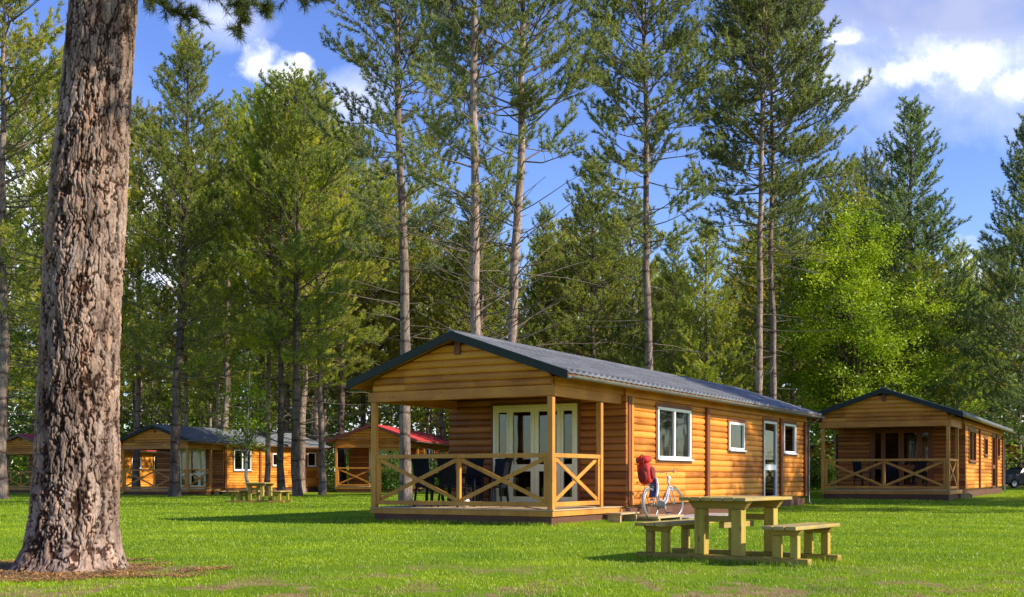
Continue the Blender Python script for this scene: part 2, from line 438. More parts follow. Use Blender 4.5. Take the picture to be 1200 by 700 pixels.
# ------------------------------------------------------------------ ground
def ground_mat():
    m, nt, out = newmat('lawn')
    v = objvec(nt)
    a = noise(nt, v, 0.35, 5, 0.6); b = noise(nt, v, 5.0, 6, 0.7); c_ = noise(nt, objvec(nt, (1, .35, 1)), 26.0, 6, 0.75)
    f = mathn(nt, 'ADD', mathn(nt, 'MULTIPLY', a, 0.3), mathn(nt, 'ADD', mathn(nt, 'MULTIPLY', b, 0.3), mathn(nt, 'MULTIPLY', c_, 0.4)))
    f = mathn(nt, 'ADD', f, mathn(nt, 'MULTIPLY', mathn(nt, 'SUBTRACT', noise(nt, v, 0.12, 3), 0.5), 0.5))
    g = ramp(nt, f, [(0.32, (0.06, 0.115, 0.004)), (0.5, (0.155, 0.25, 0.007)), (0.68, (0.26, 0.36, 0.015))])
    s = N(nt, 'ShaderNodeSeparateXYZ'); L(nt, v, s.inputs[0])
    # worn earth patches near the camera
    e = noise(nt, objvec(nt, (1, .45, 1)), 1.7, 6, 0.7)
    near = ramp(nt, mathn(nt, 'DIVIDE', s.outputs[1], 30.0), [(0.33, (1,) * 3), (0.47, (0,) * 3)])
    ef = mathn(nt, 'MULTIPLY', ramp(nt, e, [(0.49, (0,) * 3), (0.56, (1,) * 3)]), near)
    earth = ramp(nt, b, [(0.3, (0.20, 0.11, 0.055)), (0.7, (0.42, 0.27, 0.15))])
    c = mixc(nt, mathn(nt, 'MULTIPLY', ef, 0.92), g, earth)
    # litter round the trunk
    dx = mathn(nt, 'DIVIDE', mathn(nt, 'ADD', s.outputs[0], 5.0), 1.5)
    dy = mathn(nt, 'DIVIDE', mathn(nt, 'SUBTRACT', s.outputs[1], 12.1), 1.3)
    r_ = mathn(nt, 'SQRT', mathn(nt, 'ADD', mathn(nt, 'MULTIPLY', dx, dx), mathn(nt, 'MULTIPLY', dy, dy)))
    r_ = mathn(nt, 'ADD', r_, mathn(nt, 'MULTIPLY', mathn(nt, 'SUBTRACT', b, 0.5), 2.2))
    lf = ramp(nt, r_, [(0.85, (1,) * 3), (1.05, (0,) * 3)])
    lit = ramp(nt, c_, [(0.35, (0.14, 0.07, 0.04)), (0.65, (0.36, 0.22, 0.13))])
    c = mixc(nt, lf, c, lit)
    # forest floor
    ff = ramp(nt, mathn(nt, 'ADD', mathn(nt, 'DIVIDE', s.outputs[1], 200.0), mathn(nt, 'MULTIPLY', mathn(nt, 'SUBTRACT', a, .5), .06)), [(0.42, (0,) * 3), (0.46, (1,) * 3)])
    floor = ramp(nt, b, [(0.3, (0.05, 0.04, 0.02)), (0.7, (0.10, 0.09, 0.03))])
    c = mixc(nt, ff, c, floor)
    p = N(nt, 'ShaderNodeBsdfPrincipled'); L(nt, c, p.inputs['Base Color']); p.inputs['Roughness'].default_value = 0.9
    p.inputs['Specular IOR Level'].default_value = 0.1
    L(nt, bump(nt, c_, 0.9, 0.04), p.inputs['Normal'])
    L(nt, p.outputs[0], out.inputs[0]); return m

xs = np.concatenate([np.linspace(-900, -80, 12), np.linspace(-78, 78, 157), np.linspace(80, 900, 12)])
ys = np.concatenate([np.linspace(-300, -10, 6), np.linspace(-8, 120, 129), np.linspace(125, 1500, 14)])
X, Y = np.meshgrid(xs, ys)
Z = ground_h(X, Y)
V_ = np.stack([X, Y, Z], -1).reshape(-1, 3)
ny, nx = X.shape
ii = (np.arange(ny - 1)[:, None] * nx + np.arange(nx - 1)[None, :]).ravel()
FQ = np.stack([ii, ii + 1, ii + nx + 1, ii + nx], 1)
tag(link('ground', np_mesh('ground', V_, FQ, ground_mat(), True), None), 'mown bright green lawn running from the camera to the wood', kind='structure')

# lawn grass blades
rng = np.random.default_rng(5)
def vnoise(x, y, seed=0, px=None):
    r = np.random.default_rng(seed); G = max(64, px or 0)
    t = r.random((G, G)).astype(np.float32)
    xi = np.floor(x).astype(int); yi = np.floor(y).astype(int)
    fx = x - xi; fy = y - yi
    fx = fx * fx * (3 - 2 * fx); fy = fy * fy * (3 - 2 * fy)
    mx = px if px else G
    a = t[xi % mx, yi % G]; b = t[(xi + 1) % mx, yi % G]; c = t[xi % mx, (yi + 1) % G]; d = t[(xi + 1) % mx, (yi + 1) % G]
    return (a * (1 - fx) + b * fx) * (1 - fy) + (c * (1 - fx) + d * fx) * fy

TAN30 = math.tan(R(30))
def in_cabin(x, y, x0, y0, th, W, Lc, s):
    dx, dy = x - x0, y - y0; c, sn = math.cos(R(th)), math.sin(R(th))
    lx = (dx * c - dy * sn) / s; ly = (dx * sn + dy * c) / s
    return (lx > -W - .1) & (lx < 1.0) & (ly > -.1) & (ly < Lc + .1)

PXY = (-.8 * 6.065 + .6 * 12.53, .6 * 6.065 + .8 * 12.53)
def blades():
    P = []; HW = []
    for (y0, y1, dens_, h, wd) in ((9.2, 12, 1500, .035, .007), (12, 16, 1000, .036, .008), (16, 24, 480, .04, .011), (24, 36, 190, .045, .018), (36, 60, 60, .05, .03)):
        wx = 0.47 * y1 + 1.5
        n = int((y1 - y0) * 2 * wx * dens_)
        x = rng.uniform(-wx, wx, n); y = rng.uniform(y0, y1, n)
        k = np.abs(x) < 0.47 * y + 1.5
        x, y = x[k], y[k]
        # sparse over worn patches and off the litter
        bare = vnoise(x * 1.7, y * 1.2, 3) * .6 + vnoise(x * 5, y * 4, 4) * .4
        keep = ~((bare > .54) & (y < 12.9) & (rng.random(len(x)) < .85))
        r = np.sqrt(((x + 5.0) / 1.45) ** 2 + ((y - 12.1) / 1.25) ** 2) + (vnoise(x * 3, y * 3, 8) - .5) * 1.1
        keep &= (r > 0.95) | (rng.random(len(x)) < .03)
        keep &= ~in_cabin(x, y, .78, 22.9, 30, 4.35, 17.9, 1.0)
        keep &= ~in_cabin(x, y, 15.9, 42, 28.5, 4.35, 17.9, 1.04)
        x, y = x[keep], y[keep]
        clump = vnoise(x * 2.3, y * 2.3, 6) * .5 + vnoise(x * 9, y * 9, 7) * .7
        P.append(np.stack([x, y, ground_h(x, y)], 1))
        HW.append(np.stack([h * .72 * (.45 + clump) * rng.uniform(.6, 1.3, len(x)), wd * rng.uniform(.7, 1.3, len(x))], 1))
    # longer uncut grass against timber, plinths and trunks
    segs = []
    def seg(a, b_, n, wdt, h): segs.append((a, b_, n, wdt, h))
    cx_, cy_ = PXY
    for q in (-.44, .44):
        o_ = np.array([cx_ + .6 * q, cy_ + .8 * q])
        seg(o_ + np.array([.8, -.6]) * -1.12, o_ + np.array([.8, -.6]) * 1.12, 2600, .13, .075)
    d1 = np.array([.5, .866]); d2 = np.array([-.866, .5]); c0 = np.array([.78, 22.9])
    seg(c0 - d1 * .12, c0 - d1 * .12 + d2 * 4.4, 3500, .07, .09); seg(c0 - d2 * .15, c0 - d2 * .15 + d1 * 2.2, 1500, .07, .08)
    seg(c0 - d2 * .2 + d1 * 10.6, c0 - d2 * .2 + d1 * 18, 3500, .12, .08)
    for (a, b_, n, wdt, h) in segs:
        t = rng.random((n, 1)); q = a + (b_ - a) * t + rng.normal(0, wdt, (n, 2))
        P.append(np.stack([q[:, 0], q[:, 1], np.zeros(n)], 1)); HW.append(np.stack([h * rng.uniform(.4, 1.2, n), np.full(n, .008)], 1))
    P = np.concatenate(P); HW = np.concatenate(HW); n = len(P)
    a = rng.uniform(0, 2 * np.pi, n); la = rng.uniform(0, 2 * np.pi, n); ll = rng.uniform(.1, .9, n)
    side = np.stack([np.cos(a), np.sin(a), np.zeros(n)], 1) * HW[:, 1:2] * .5
    tip = P + np.stack([np.cos(la) * ll * HW[:, 0], np.sin(la) * ll * HW[:, 0], HW[:, 0]], 1)
    v = np.stack([P - side, P + side, tip], 1).reshape(-1, 3)
    return v, np.arange(3 * n).reshape(-1, 3)
M['grass'] = foliage('grass blades', (0.235, 0.345, 0.010), 0.35, 0.01, 0.2, 0.6)
gv, gf = blades()
tag(link('lawn_grass', np_mesh('lawn_grass', gv, gf, M['grass']), None), 'short green grass blades covering the lawn', 'grass', kind='stuff')

# ------------------------------------------------------------------ trees
def tubes_np(lines, sides):
    """lines: list of (pts (n,3), radii (n))."""
    VS = []; FS = []; base = 0
    for pts, rad in lines:
        pts = np.asarray(pts, float); rad = np.asarray(rad, float); m = len(pts)
        d = np.gradient(pts, axis=0); d /= np.linalg.norm(d, axis=1, keepdims=True) + 1e-9
        ref = np.array([0, 0, 1.0]) if abs(d[0][2]) < .9 else np.array([1.0, 0, 0])
        a = ref - d * (d @ ref)[:, None]; a /= np.linalg.norm(a, axis=1, keepdims=True) + 1e-9
        b = np.cross(d, a)
        t = np.arange(sides) / sides * 2 * np.pi
        v = pts[:, None] + (a[:, None] * np.cos(t)[None, :, None] + b[:, None] * np.sin(t)[None, :, None]) * rad[:, None, None]
        VS.append(v.reshape(-1, 3))
        i = np.arange(m - 1)[:, None] * sides; k = np.arange(sides)[None]; k2 = (k + 1) % sides
        FS.append(np.stack([i + k, i + k2, i + sides + k2, i + sides + k], -1).reshape(-1, 4) + base)
        base += m * sides
    return np.concatenate(VS), np.concatenate(FS)

def needles(pos, dirs, r, n=8, ln=.17, wd=.03, spread=.8):
    T = len(pos)
    p = np.repeat(pos, n, 0); d = np.repeat(dirs, n, 0)
    rv = r.normal(size=(T * n, 3)); rv /= np.linalg.norm(rv, axis=1, keepdims=True)
    nd = d * .8 + rv * spread; nd[:, 2] += .15; nd /= np.linalg.norm(nd, axis=1, keepdims=True)
    l = ln * r.uniform(.6, 1.2, (T * n, 1))
    s = np.cross(nd, r.normal(size=(T * n, 3))); s /= np.linalg.norm(s, axis=1, keepdims=True)
    s *= wd * .5
    v = np.stack([p - s, p + s, p + nd * l], 1).reshape(-1, 3)
    return v, np.arange(len(v)).reshape(-1, 3)

def pine_meshes(seed, H=24, cb=9, Rm=3.0, shape='tall', r0=.2, whorl=.65, nb=5, tw=.3, tuft=.17, nn=8, ln=.17, wd=.035, lean=(0, 0), dead=10, patch=.12, bark='bark', low_sparse=0.0, el0=-4, spread=.72):
    r = np.random.default_rng(seed)
    zz = np.linspace(0, H, 26)
    wob = np.cumsum(r.normal(0, .03, (26, 2)), 0); wob -= wob[0]
    def axis(z):
        f = z / H
        return np.array([np.interp(z, zz, wob[:, 0]) + lean[0] * f, np.interp(z, zz, wob[:, 1]) + lean[1] * f, z])
    def rad(z): return max(.012, r0 * (1 - z / H) ** .75 * (1 + .35 * math.exp(-z / .5)))
    zl = np.concatenate([np.array([0, .1, .3, .6]), np.linspace(1, H, 60)])
    tl = [(np.array([axis(z) for z in zl]), np.array([rad(z) * (1 + r.uniform(-.05, .07)) for z in zl]))]
    # stubs and bare dead boughs below the crown
    bl = []; tp = []; td = []
    ndead = int(dead * 1.5)
    for i in range(ndead):
        z = r.uniform(cb * .35, cb * 1.05); az = r.uniform(0, 2 * np.pi)
        ln_ = r.uniform(.3, 1.0) if r.random() < .5 else r.uniform(1.2, Rm * .95)
        p0 = axis(z); dz = r.uniform(-.2, .4) + max(0, el0) * .018
        pts = [p0]; d = np.array([math.cos(az), math.sin(az), dz])
        for k in range(4):
            d = d + r.normal(0, .09, 3); d /= np.linalg.norm(d); pts.append(pts[-1] + d * ln_ / 4)
        bl.append((pts, np.linspace(.022, .007, 5)))
    z = cb
    while z < H - .3:
        f = (z - cb) / (H - cb)
        if shape == 'cone': pr = (1 - f) ** .85 * min(1, .65 + 1.6 * f) + .05
        elif shape == 'tall': pr = min(1, .5 + 1.3 * f) * (1 - f) ** .5 + .04
        else: pr = min(1, .7 + 1.5 * f) * (1 - f) ** .65 + .05
        k = max(3, int(nb + r.integers(-1, 2)))
        a0 = r.uniform(0, 6.28)
        for b in range(k):
            if r.random() < patch + low_sparse * (1 - f) ** 2: continue
            az = a0 + b * 2 * np.pi / k + r.normal(0, .25)
            ln_ = Rm * pr * r.uniform(.55, 1.2) + .15
            el = R(el0 + (46 - el0 * .6) * f ** 1.1 + r.normal(0, 11))
            d = np.array([math.cos(az) * math.cos(el), math.sin(az) * math.cos(el), math.sin(el)])
            p = axis(min(H - .1, z + r.uniform(-.4, .4) * whorl)); pts = [p]
            ns = 6
            for q in range(ns):
                d = d + np.array([0, 0, .03 + .10 * q / ns]) + r.normal(0, .09, 3); d /= np.linalg.norm(d)
                pts.append(pts[-1] + d * ln_ / ns)
            pts = np.array(pts)
            bl.append((pts, np.linspace(.009 + .007 * ln_, .004, ns + 1)))
            s = (.34 if shape == 'tall' else .22) + r.uniform(0, .1); sgn = 1
            while s <= 1.0:
                q = min(s * ns, ns - 1e-3); i = int(q); pp = pts[i] * (1 - q + i) + pts[i + 1] * (q - i)
                bd = pts[i + 1] - pts[i]; bd /= np.linalg.norm(bd)
                sd = np.cross(bd, [0, 0, 1.0]); sd /= np.linalg.norm(sd) + 1e-6
                tdv = bd * .65 + sd * sgn * r.uniform(.5, .95) + np.array([0, 0, r.uniform(.0, .95)])
                tdv /= np.linalg.norm(tdv)
                tl_ = (.30 * ln_ * (1.15 - s) + .28) * r.uniform(.6, 1.25)
                e = pp + tdv * tl_ + np.array([0, 0, .12 * tl_])
                bl.append(([pp, e], [.008, .004]))
                nt_ = max(1, int(tl_ / tuft))
                for j in range(nt_ + 1):
                    g = .3 + .7 * j / max(1, nt_)
                    tp.append(pp * (1 - g) + e * g + r.normal(0, .025, 3)); td.append(tdv)
                sgn = -sgn; s += tw / ln_ * r.uniform(.7, 1.3)
            tp.append(pts[-1]); td.append(d); tp.append(pts[-1] - d * .1); td.append(d)
        z += whorl * (1 - .45 * f) * r.uniform(.8, 1.2)
    top = axis(H)
    for j in range(6): tp.append(top + np.array([0, 0, -.12 * j])); td.append(np.array([0, 0, 1.0]))
    tv, tf = tubes_np(tl, 14)
    bv, bf = tubes_np(bl, 4)
    nv, nf = needles(np.array(tp), np.array(td), r, nn, ln, wd, spread)
    return (np_mesh('pine_trunk', tv, tf, M[bark], True), np_mesh('pine_branches', bv, bf, M['branch'], True),
            np_mesh('pine_crown', nv, nf, M['needle']), H)

def place_pine(meshes, x, y, Ht=None, rz=0, col=(.07, .11, .03), label='', group=None, sx=1.0, name='pine_tree', cat='tree'):
    tm, bm_, nm, H = meshes
    s = (Ht / H) if Ht else 1.0
    root = empty(name, (x, y, float(ground_h(np.array(x), np.array(y))) - .03), rz, 1.0)
    root.scale = (s * sx, s * sx, s)
    tag(root, label, cat, group)
    link('trunk', tm, None, root); link('branches', bm_, None, root)
    c = link('crown', nm, None, root); c.color = (*col, 1)
    return root

def leafy_meshes(seed, H, crown_z, rx, rz_, nclump, nleaf, lsize, r0, bark='barkdark', clump_r=.5):
    r = np.random.default_rng(seed)
    lines = []; cz = crown_z
    zl = np.linspace(0, H * .85, 14)
    wob = np.cumsum(r.normal(0, .05, (14, 2)), 0); wob -= wob[0]
    tr = np.stack([wob[:, 0], wob[:, 1], zl], 1)
    tline = [(tr, np.maximum(.012, r0 * (1 - zl / H) ** .8))]
    P = []
    cents = []
    while len(cents) < nclump:
        q = r.uniform(-1, 1, 3)
        rr = np.linalg.norm(q)
        if rr > 1 or rr < .25: continue
        if q[2] > 0: wmax = (1 - q[2]) ** .6
        else: wmax = (1 - q[2] ** 2) ** .5
        if math.hypot(q[0], q[1]) > wmax * 1.0: continue
        if r.random() > .35 + .65 * rr: continue
        lob = 1 + .22 * math.sin(3 * math.atan2(q[1], q[0]) + seed) + .15 * math.sin(7 * q[2] + 5 * math.atan2(q[1], q[0]))
        cents.append(np.array([q[0] * rx * lob, q[1] * rx * lob, cz + q[2] * rz_]))
    for c in cents:
        hz = max(.15 * H, c[2] - math.hypot(c[0], c[1]) * r.uniform(.6, 1.0) - .3)
        hz = min(hz, H * .84)
        p0 = np.array([np.interp(hz, zl, wob[:, 0]), np.interp(hz, zl, wob[:, 1]), hz])
        mid = (p0 + c) / 2 + np.array([0, 0, .12 * np.linalg.norm(c - p0)]) + r.normal(0, .08, 3)
        d = np.linalg.norm(c - p0)
        lines.append(([p0, mid, c], [.012 + .012 * d, .01 + .005 * d, .006]))
        n = int(nleaf * r.uniform(.6, 1.3))
        g = r.normal(size=(n, 3)) * np.array([1, 1, .6]) * clump_r * r.uniform(.7, 1.2)
        P.append(c + g)
    P = np.concatenate(P); n = len(P)
    nrm = r.normal(size=(n, 3)); nrm[:, 2] = np.abs(nrm[:, 2]) + .5; nrm /= np.linalg.norm(nrm, axis=1, keepdims=True)
    a = np.cross(nrm, r.normal(size=(n, 3))); a /= np.linalg.norm(a, axis=1, keepdims=True); b = np.cross(nrm, a)
    sz = lsize * r.uniform(.6, 1.25, (n, 1))
    v = np.stack([P - a * sz, P - b * sz * .55, P + a * sz, P + b * sz * .55], 1).reshape(-1, 3)
    tv, tf = tubes_np(tline, 10); bv, bf = tubes_np(lines, 4)
    return (np_mesh('leafy_trunk', tv, tf, M[bark], True), np_mesh('leafy_branches', bv, bf, M['branch'], True),
            np_mesh('leafy_crown', v, np.arange(4 * n).reshape(-1, 4), M['leaf']), H)

GOLD = (.43, .49, .065); GREEN = (.265, .315, .085); BLUE = (.17, .21, .115); DARK = (.19, .225, .075); OLIVE = (.37, .40, .085)

PA = [pine_meshes(11, 26, 9.3, 4.4, 'tall', .235, .5, 5, .20, .07, 11, .19, .027, (-.5, 0), 26, .14, bark='bark', low_sparse=.3, el0=4),
      pine_meshes(12, 25, 9.2, 4.6, 'tall', .19, .52, 5, .20, .07, 11, .19, .025, (-.1, 0), 50, .18, bark='barkpale', low_sparse=.42, el0=16),
      pine_meshes(13, 25, 9.4, 4.6, 'tall', .185, .52, 5, .20, .07, 11, .19, .025, (.55, 0), 50, .18, bark='barkpale', low_sparse=.42, el0=16),
      pine_meshes(14, 25, 9.8, 4.3, 'tall', .18, .42, 5, .2, .07, 11, .19, .03, (-.35, 0), 18, .06, bark='bark', low_sparse=.35, el0=2),
      pine_meshes(15, 25, 11.0, 4.6, 'tall', .17, .42, 5, .2, .07, 11, .19, .03, (.1, 0), 18, .05, bark='barkpale', low_sparse=.5, el0=0),
      pine_meshes(16, 24, 10.4, 4.5, 'tall', .165, .42, 5, .2, .07, 11, .19, .03, (-.1, 0), 18, .05, bark='bark', low_sparse=.5, el0=0)]
PB = [pine_meshes(21, 22.3, 5.8, 4.8, 'mid', .25, .52, 5, .26, .08, 9, .2, .034, (.75, 0), 14, .12, bark='barkdark', el0=4),
      pine_meshes(22, 20, 6.2, 4.6, 'tall', .2, .5, 5, .26, .08, 9, .2, .036, (.1, 0), 14, .14, bark='bark', el0=4),
      pine_meshes(23, 19, 6.2, 4.8, 'tall', .19, .5, 5, .26, .08, 9, .2, .036, (-.1, 0), 14, .14, bark='barkdark', el0=2),
      pine_meshes(24, 21, 2.8, 5.6, 'cone', .22, .5, 5, .26, .08, 9, .2, .036, (.1, 0), 4, .08, bark='barkdark', el0=8)]
PD = [pine_meshes(31, 21, 6.4, 4.0, 'tall', .17, .6, 5, .34, .12, 8, .25, .06, (.2, 0), 6, .10, bark='bark'),
      pine_meshes(32, 20, 5.4, 4.3, 'tall', .16, .6, 5, .34, .12, 8, .25, .06, (-.2, 0), 6, .10, bark='barkpale'),
      pine_meshes(33, 22, 7.6, 3.9, 'tall', .17, .6, 5, .34, .12, 8, .25, .06, (.1, 0), 8, .12, bark='barkpale')]

TOPG = (.215, .26, .115)
TALL = [
 (0, 475, 45, 26, 0.0, BLUE, 'tall pine standing left of the main gable peak, its foot seen through the porch'),
 (1, 558, 36, 25, 2.0, TOPG, 'tall straight pine with ringed pinkish trunk just right of the main gable peak'),
 (2, 592, 38, 25, 0.0, TOPG, 'tall pine leaning slightly right with the palest trunk, second behind the main roof'),
 (3, 761, 47, 26, 0.0, TOPG, 'tall pine with a single trunk behind the middle of the long grey roof'),
 (4, 890, 50, 26, 0.0, BLUE, 'left one of the pair of slim pines behind the far end of the main roof'),
 (5, 905, 52.5, 25, 1.3, TOPG, 'right one of the pair of slim pines behind the far end of the main roof')]
for i, px, Y, H, rz, col, lab in TALL:
    place_pine(PA[i], at(px, Y), Y, H, 0 if i != 4 else 0, col, lab, 'tall slim pines behind the main cabin')
MID = [
 (PB[0], 205, 56, 22.3, GREEN, 'full pine with pointed top and dark trunk before the grey-roofed cabin at left', 1),
 (PB[1], 2, 50, 25, OLIVE, 'pine with a grey trunk cut by the left edge of the picture', 1),
 (PB[2], 48, 64, 23, GREEN, 'broad green pine behind the thick foreground trunk at left', 1.1),
 (PB[1], 313, 61, 19.5, OLIVE, 'slim pine with bare reddish trunk just right of the birch by the grey-roofed cabin', .8),
 (PB[2], 331, 58, 20, GOLD, 'golden green pine in front of the windows of the grey-roofed cabin', .9),
 (PB[2], 349, 57, 20.5, GREEN, 'pine with a thick dark trunk beside the white back door of the grey-roofed cabin', 1.05),
 (PB[1], 378, 61, 18.5, OLIVE, 'pine standing in the gap between the grey-roofed and the red-roofed cabins', 1),
 (PB[2], 425, 84, 20, DARK, 'dark pine behind the peak of the red-roofed cabin', 1),
 (PB[3], 1068, 70, 23.6, BLUE, 'dense cone-shaped dark pine behind the bright leafy tree, tallest at right', 1.05),
 (PB[3], 1207, 62, 20, BLUE, 'dark pine cut by the right edge of the picture', 1.0),
 (PB[2], 985, 76, 21.0, GREEN, 'pine between the slim pair and the cone-shaped pine, top above the leafy tree', 1),
 (PB[1], 1016, 80, 22.4, BLUE, 'bluish pine just left of the cone-shaped pine', .9),
 (PB[3], 694, 78, 22.6, GREEN, 'bushy pine with a lighter crown left of the single trunk behind the long roof', 1.05),
 (PB[3], 640, 84, 20.5, GREEN, 'bushy pine behind the pale leaning trunk', .9),
 (PB[3], 828, 62, 14.6, OLIVE, 'short bushy pine left of the slim pair, below the gap of open sky', 1.05),
 (PB[3], 788, 70, 15.4, GREEN, 'short pine right of the single trunk behind the long roof', .95),
 (PB[1], 262, 66, 21.5, OLIVE, 'light green pine right of the pointed pine at left', 1.1),
 (PB[2], 305, 69, 23.2, GREEN, 'high pine whose top stands just under the small white cloud', 1.1),
 (PB[1], 352, 68, 23.4, OLIVE, 'high light green pine right of the small white cloud', 1.15),
 (PB[2], 402, 76, 23.4, GREEN, 'pine left of the trunk seen through the porch', 1.1),
 (PB[1], 160, 68, 22.0, GREEN, 'green pine between the thick foreground trunk and the pointed pine', 1.0),
 (PB[2], 438, 80, 22.0, OLIVE, 'olive pine above the red-roofed cabin', 1.0),
 (PB[1], 520, 82, 20, GREEN, 'pine above the main gable peak, behind the tall trunks', 1.0),
 (PB[1], 930, 78, 20.5, OLIVE, 'olive pine just right of the slim pair', .95),
 (PB[1], 566, 76, 19.4, GREEN, 'pine crown between the two pale trunks behind the main gable', 1.15),
 (PB[2], 470, 82, 21.5, OLIVE, 'pine crown between the red-roofed cabin and the main gable peak', 1.1),
 (PB[1], 735, 84, 20.5, GREEN, 'pine crown just left of the single trunk over the long roof', 1.1),
 (PB[2], 1120, 78, 16.0, OLIVE, 'lower pine between the cone-shaped pine and the pine at the right edge', 1.1),
 (PB[2], 1160, 84, 17.0, GREEN, 'green pine behind the back end of the right-hand cabin', 1.1)]
rr = random.Random(4)
for mesh, px, Y, H, col, lab, sx in MID:
    col = tuple(c * rr.uniform(.9, 1.1) for c in col)
    place_pine(mesh, at(px, Y), Y, H, 0 if mesh is PB[0] else rr.uniform(0, 6.28), col, lab, 'pines around the cabins', sx)
# pines to the right of the view, whose shade lies over the lawn
for x, y, H in ((25, 31.2, 18), (27, 28.0, 19.5), (30.5, 34.2, 22), (37, 33.6, 24), (42, 31.5, 25), (44, 36, 24)):
    place_pine(PA[3] if H > 19 else PA[5], x, y, H, rr.uniform(0, 6), GREEN, 'tall pine standing just beyond the right edge of the view', 'pines beyond the right edge')

for x, y, H in ((52, 66, 21), (58, 72, 20), (63, 66, 22), (56, 81, 21), (66, 76, 20), (70, 69, 22), (50, 75, 19), (74, 80, 21), (63, 88, 22), (72, 60, 20)):  # unseen pines, added so the window panes have trees to mirror
    place_pine(PD[(int(x) + int(y)) % 3], x, y, H, rr.uniform(0, 6), GREEN, 'unseen pine added beyond the right edge to mirror in the panes', 'pines added beyond the right edge for pane reflections', 1.2)

# leafy trees
LT = leafy_meshes(41, 15.8, 9.4, 4.0, 6.6, 300, 210, .085, .24, clump_r=.42)
place_pine(LT, at(1003, 63), 63, 15.8, .4, (.27, .37, .025), 'bright yellow-green leafy tree behind the left side of the right-hand cabin', None, 1.0, 'leafy_tree')
LB = leafy_meshes(42, 7.5, 4.6, 1.2, 2.9, 70, 34, .08, .10, 'barkbirch', .35)
place_pine(LB, at(290, 57), 57, 7.6, 0, (.26, .36, .03), 'slender young birch with a white stem in front of the grey-roofed cabin', None, 1, 'birch_tree')
LS = leafy_meshes(43, 3.2, 1.5, 1.5, 1.3, 70, 90, .09, .04, 'barkdark', .35)
shr = [(462, 62, 2.6, 'light green shrub seen through the left bay of the main porch railing'), (512, 66, 2.2, 'low shrub behind the porch furniture of the main cabin'),
       (958, 66, 2.2, 'shrub on the lawn between the two right-hand cabins'), (80, 74, 3.0, 'shrub between the leftmost cabin and the grey-roofed cabin')]
for px, Y, H, lab in shr:
    place_pine(LS, at(px, Y), Y, H, rr.uniform(0, 6), (.12, .20, .03), lab, None, 1, 'shrub', 'shrub')

# the wood behind
sky_px = [-200, 0, 80, 160, 230, 300, 350, 400, 450, 520, 600, 650, 690, 730, 780, 800, 830, 860, 900, 960, 1010, 1060, 1110, 1140, 1170, 1250, 1400]
sky_y = [60, 60, 120, 150, 150, 150, 140, 160, 200, 230, 235, 220, 210, 240, 320, 330, 330, 300, 240, 240, 230, 240, 310, 330, 240, 220, 200]
CABINS = [(-16.9, 60, 20, 4.35, 15.2, .93), (-6.25, 70, 8, 4.35, 15, 1.05), (.78, 22.9, 30, 4.35, 17.9, 1), (15.9, 42, 28.5, 4.35, 17.9, 1.04),
          (at(55, 68), 68, 20, 4.35, 15, .88), (at(168, 90), 90, 20, 4.35, 14, .93), (at(1002, 100), 100, 28, 4.35, 12, 1), (at(1222, 104), 104, 28, 4.35, 12, 1)]
pts = []
zones = [(150, 'leftmost'), (400, 'left'), (560, 'redroof'), (760, 'mainroof'), (960, 'pair'), (1100, 'leafy'), (9999, 'right')]
ztext = {'leftmost': 'slender pine in the wood behind the thick foreground trunk', 'left': 'slender pine in the wood behind the grey-roofed cabin at left',
         'redroof': 'slender pine in the wood behind the red-roofed cabin', 'mainroof': 'slender pine in the wood behind the middle of the main roof',
         'pair': 'slender pine in the wood around the slim pair', 'leafy': 'slender pine in the wood behind the bright leafy tree', 'right': 'slender pine in the wood behind the right-hand cabin'}
tries = 0
while len(pts) < 112 and tries < 20000:
    tries += 1
    y = 64 + 66 * rr.random() ** .9; x = rr.uniform(-.5 * y - 4, .5 * y + 4)
    if any((x - a) ** 2 + (y - b) ** 2 < (3.6 + .012 * y) ** 2 for a, b in pts): continue
    if any(bool(in_cabin(x, y, c[0], c[1], c[2], c[3] + 1.2, c[4] + 1, c[5])) for c in CABINS): continue
    px = 600 + F * x / y
    if 1120 < px < 1260 and y < 100: continue
    if y < 77 and -14 < x < 14: continue
    pts.append((x, y))
    Hm = (HZ - np.interp(px, sky_px, sky_y)) / F * y + 1
    H = min(rr.uniform(18, 24), Hm * rr.uniform(.86, 1.0))
    col = rr.choice([GREEN, OLIVE, OLIVE, GREEN, GOLD if px < 600 else OLIVE])
    col = tuple(c * rr.uniform(.85, 1.15) for c in col)
    zk = next(k for lim, k in zones if px < lim)
    place_pine(rr.choice(PD), x, y, H, rr.uniform(0, 6.28), col, ztext[zk], ztext[zk].replace('slender pine', 'pines'), min(1.35, max(1.0, 20 / H)))

# far woodland closing the view: dense mass of leaf clumps with depth
def far_wood(seed, y0, y1, hmax, nclump, nleaf, ls, half, cr):
    r = np.random.default_rng(seed)
    cx = r.uniform(-half, half, nclump); cy = r.uniform(y0, y1, nclump)
    hh = hmax * (.7 + .5 * vnoise(cx * .12 + 50, cy * .12, seed)) * np.where(r.random(nclump) < .1, 1.1, 1)
    cz_ = hh * r.random(nclump) ** 1.2
    c = np.repeat(np.stack([cx, cy, cz_], 1), nleaf, 0)
    n = len(c); P = c + r.normal(size=(n, 3)) * cr * np.array([1, 1, .6]); P[:, 2] = np.abs(P[:, 2])
    nrm = r.normal(size=(n, 3)); nrm[:, 2] = np.abs(nrm[:, 2]) + .4; nrm /= np.linalg.norm(nrm, axis=1, keepdims=True)
    a = np.cross(nrm, r.normal(size=(n, 3))); a /= np.linalg.norm(a, axis=1, keepdims=True); b = np.cross(nrm, a)
    sz = ls * r.uniform(.5, 1.3, (n, 1))
    v = np.stack([P - a * sz, P - b * sz * .5, P + a * sz, P + b * sz * .5], 1).reshape(-1, 3)
    return v, np.arange(4 * n).reshape(-1, 4)
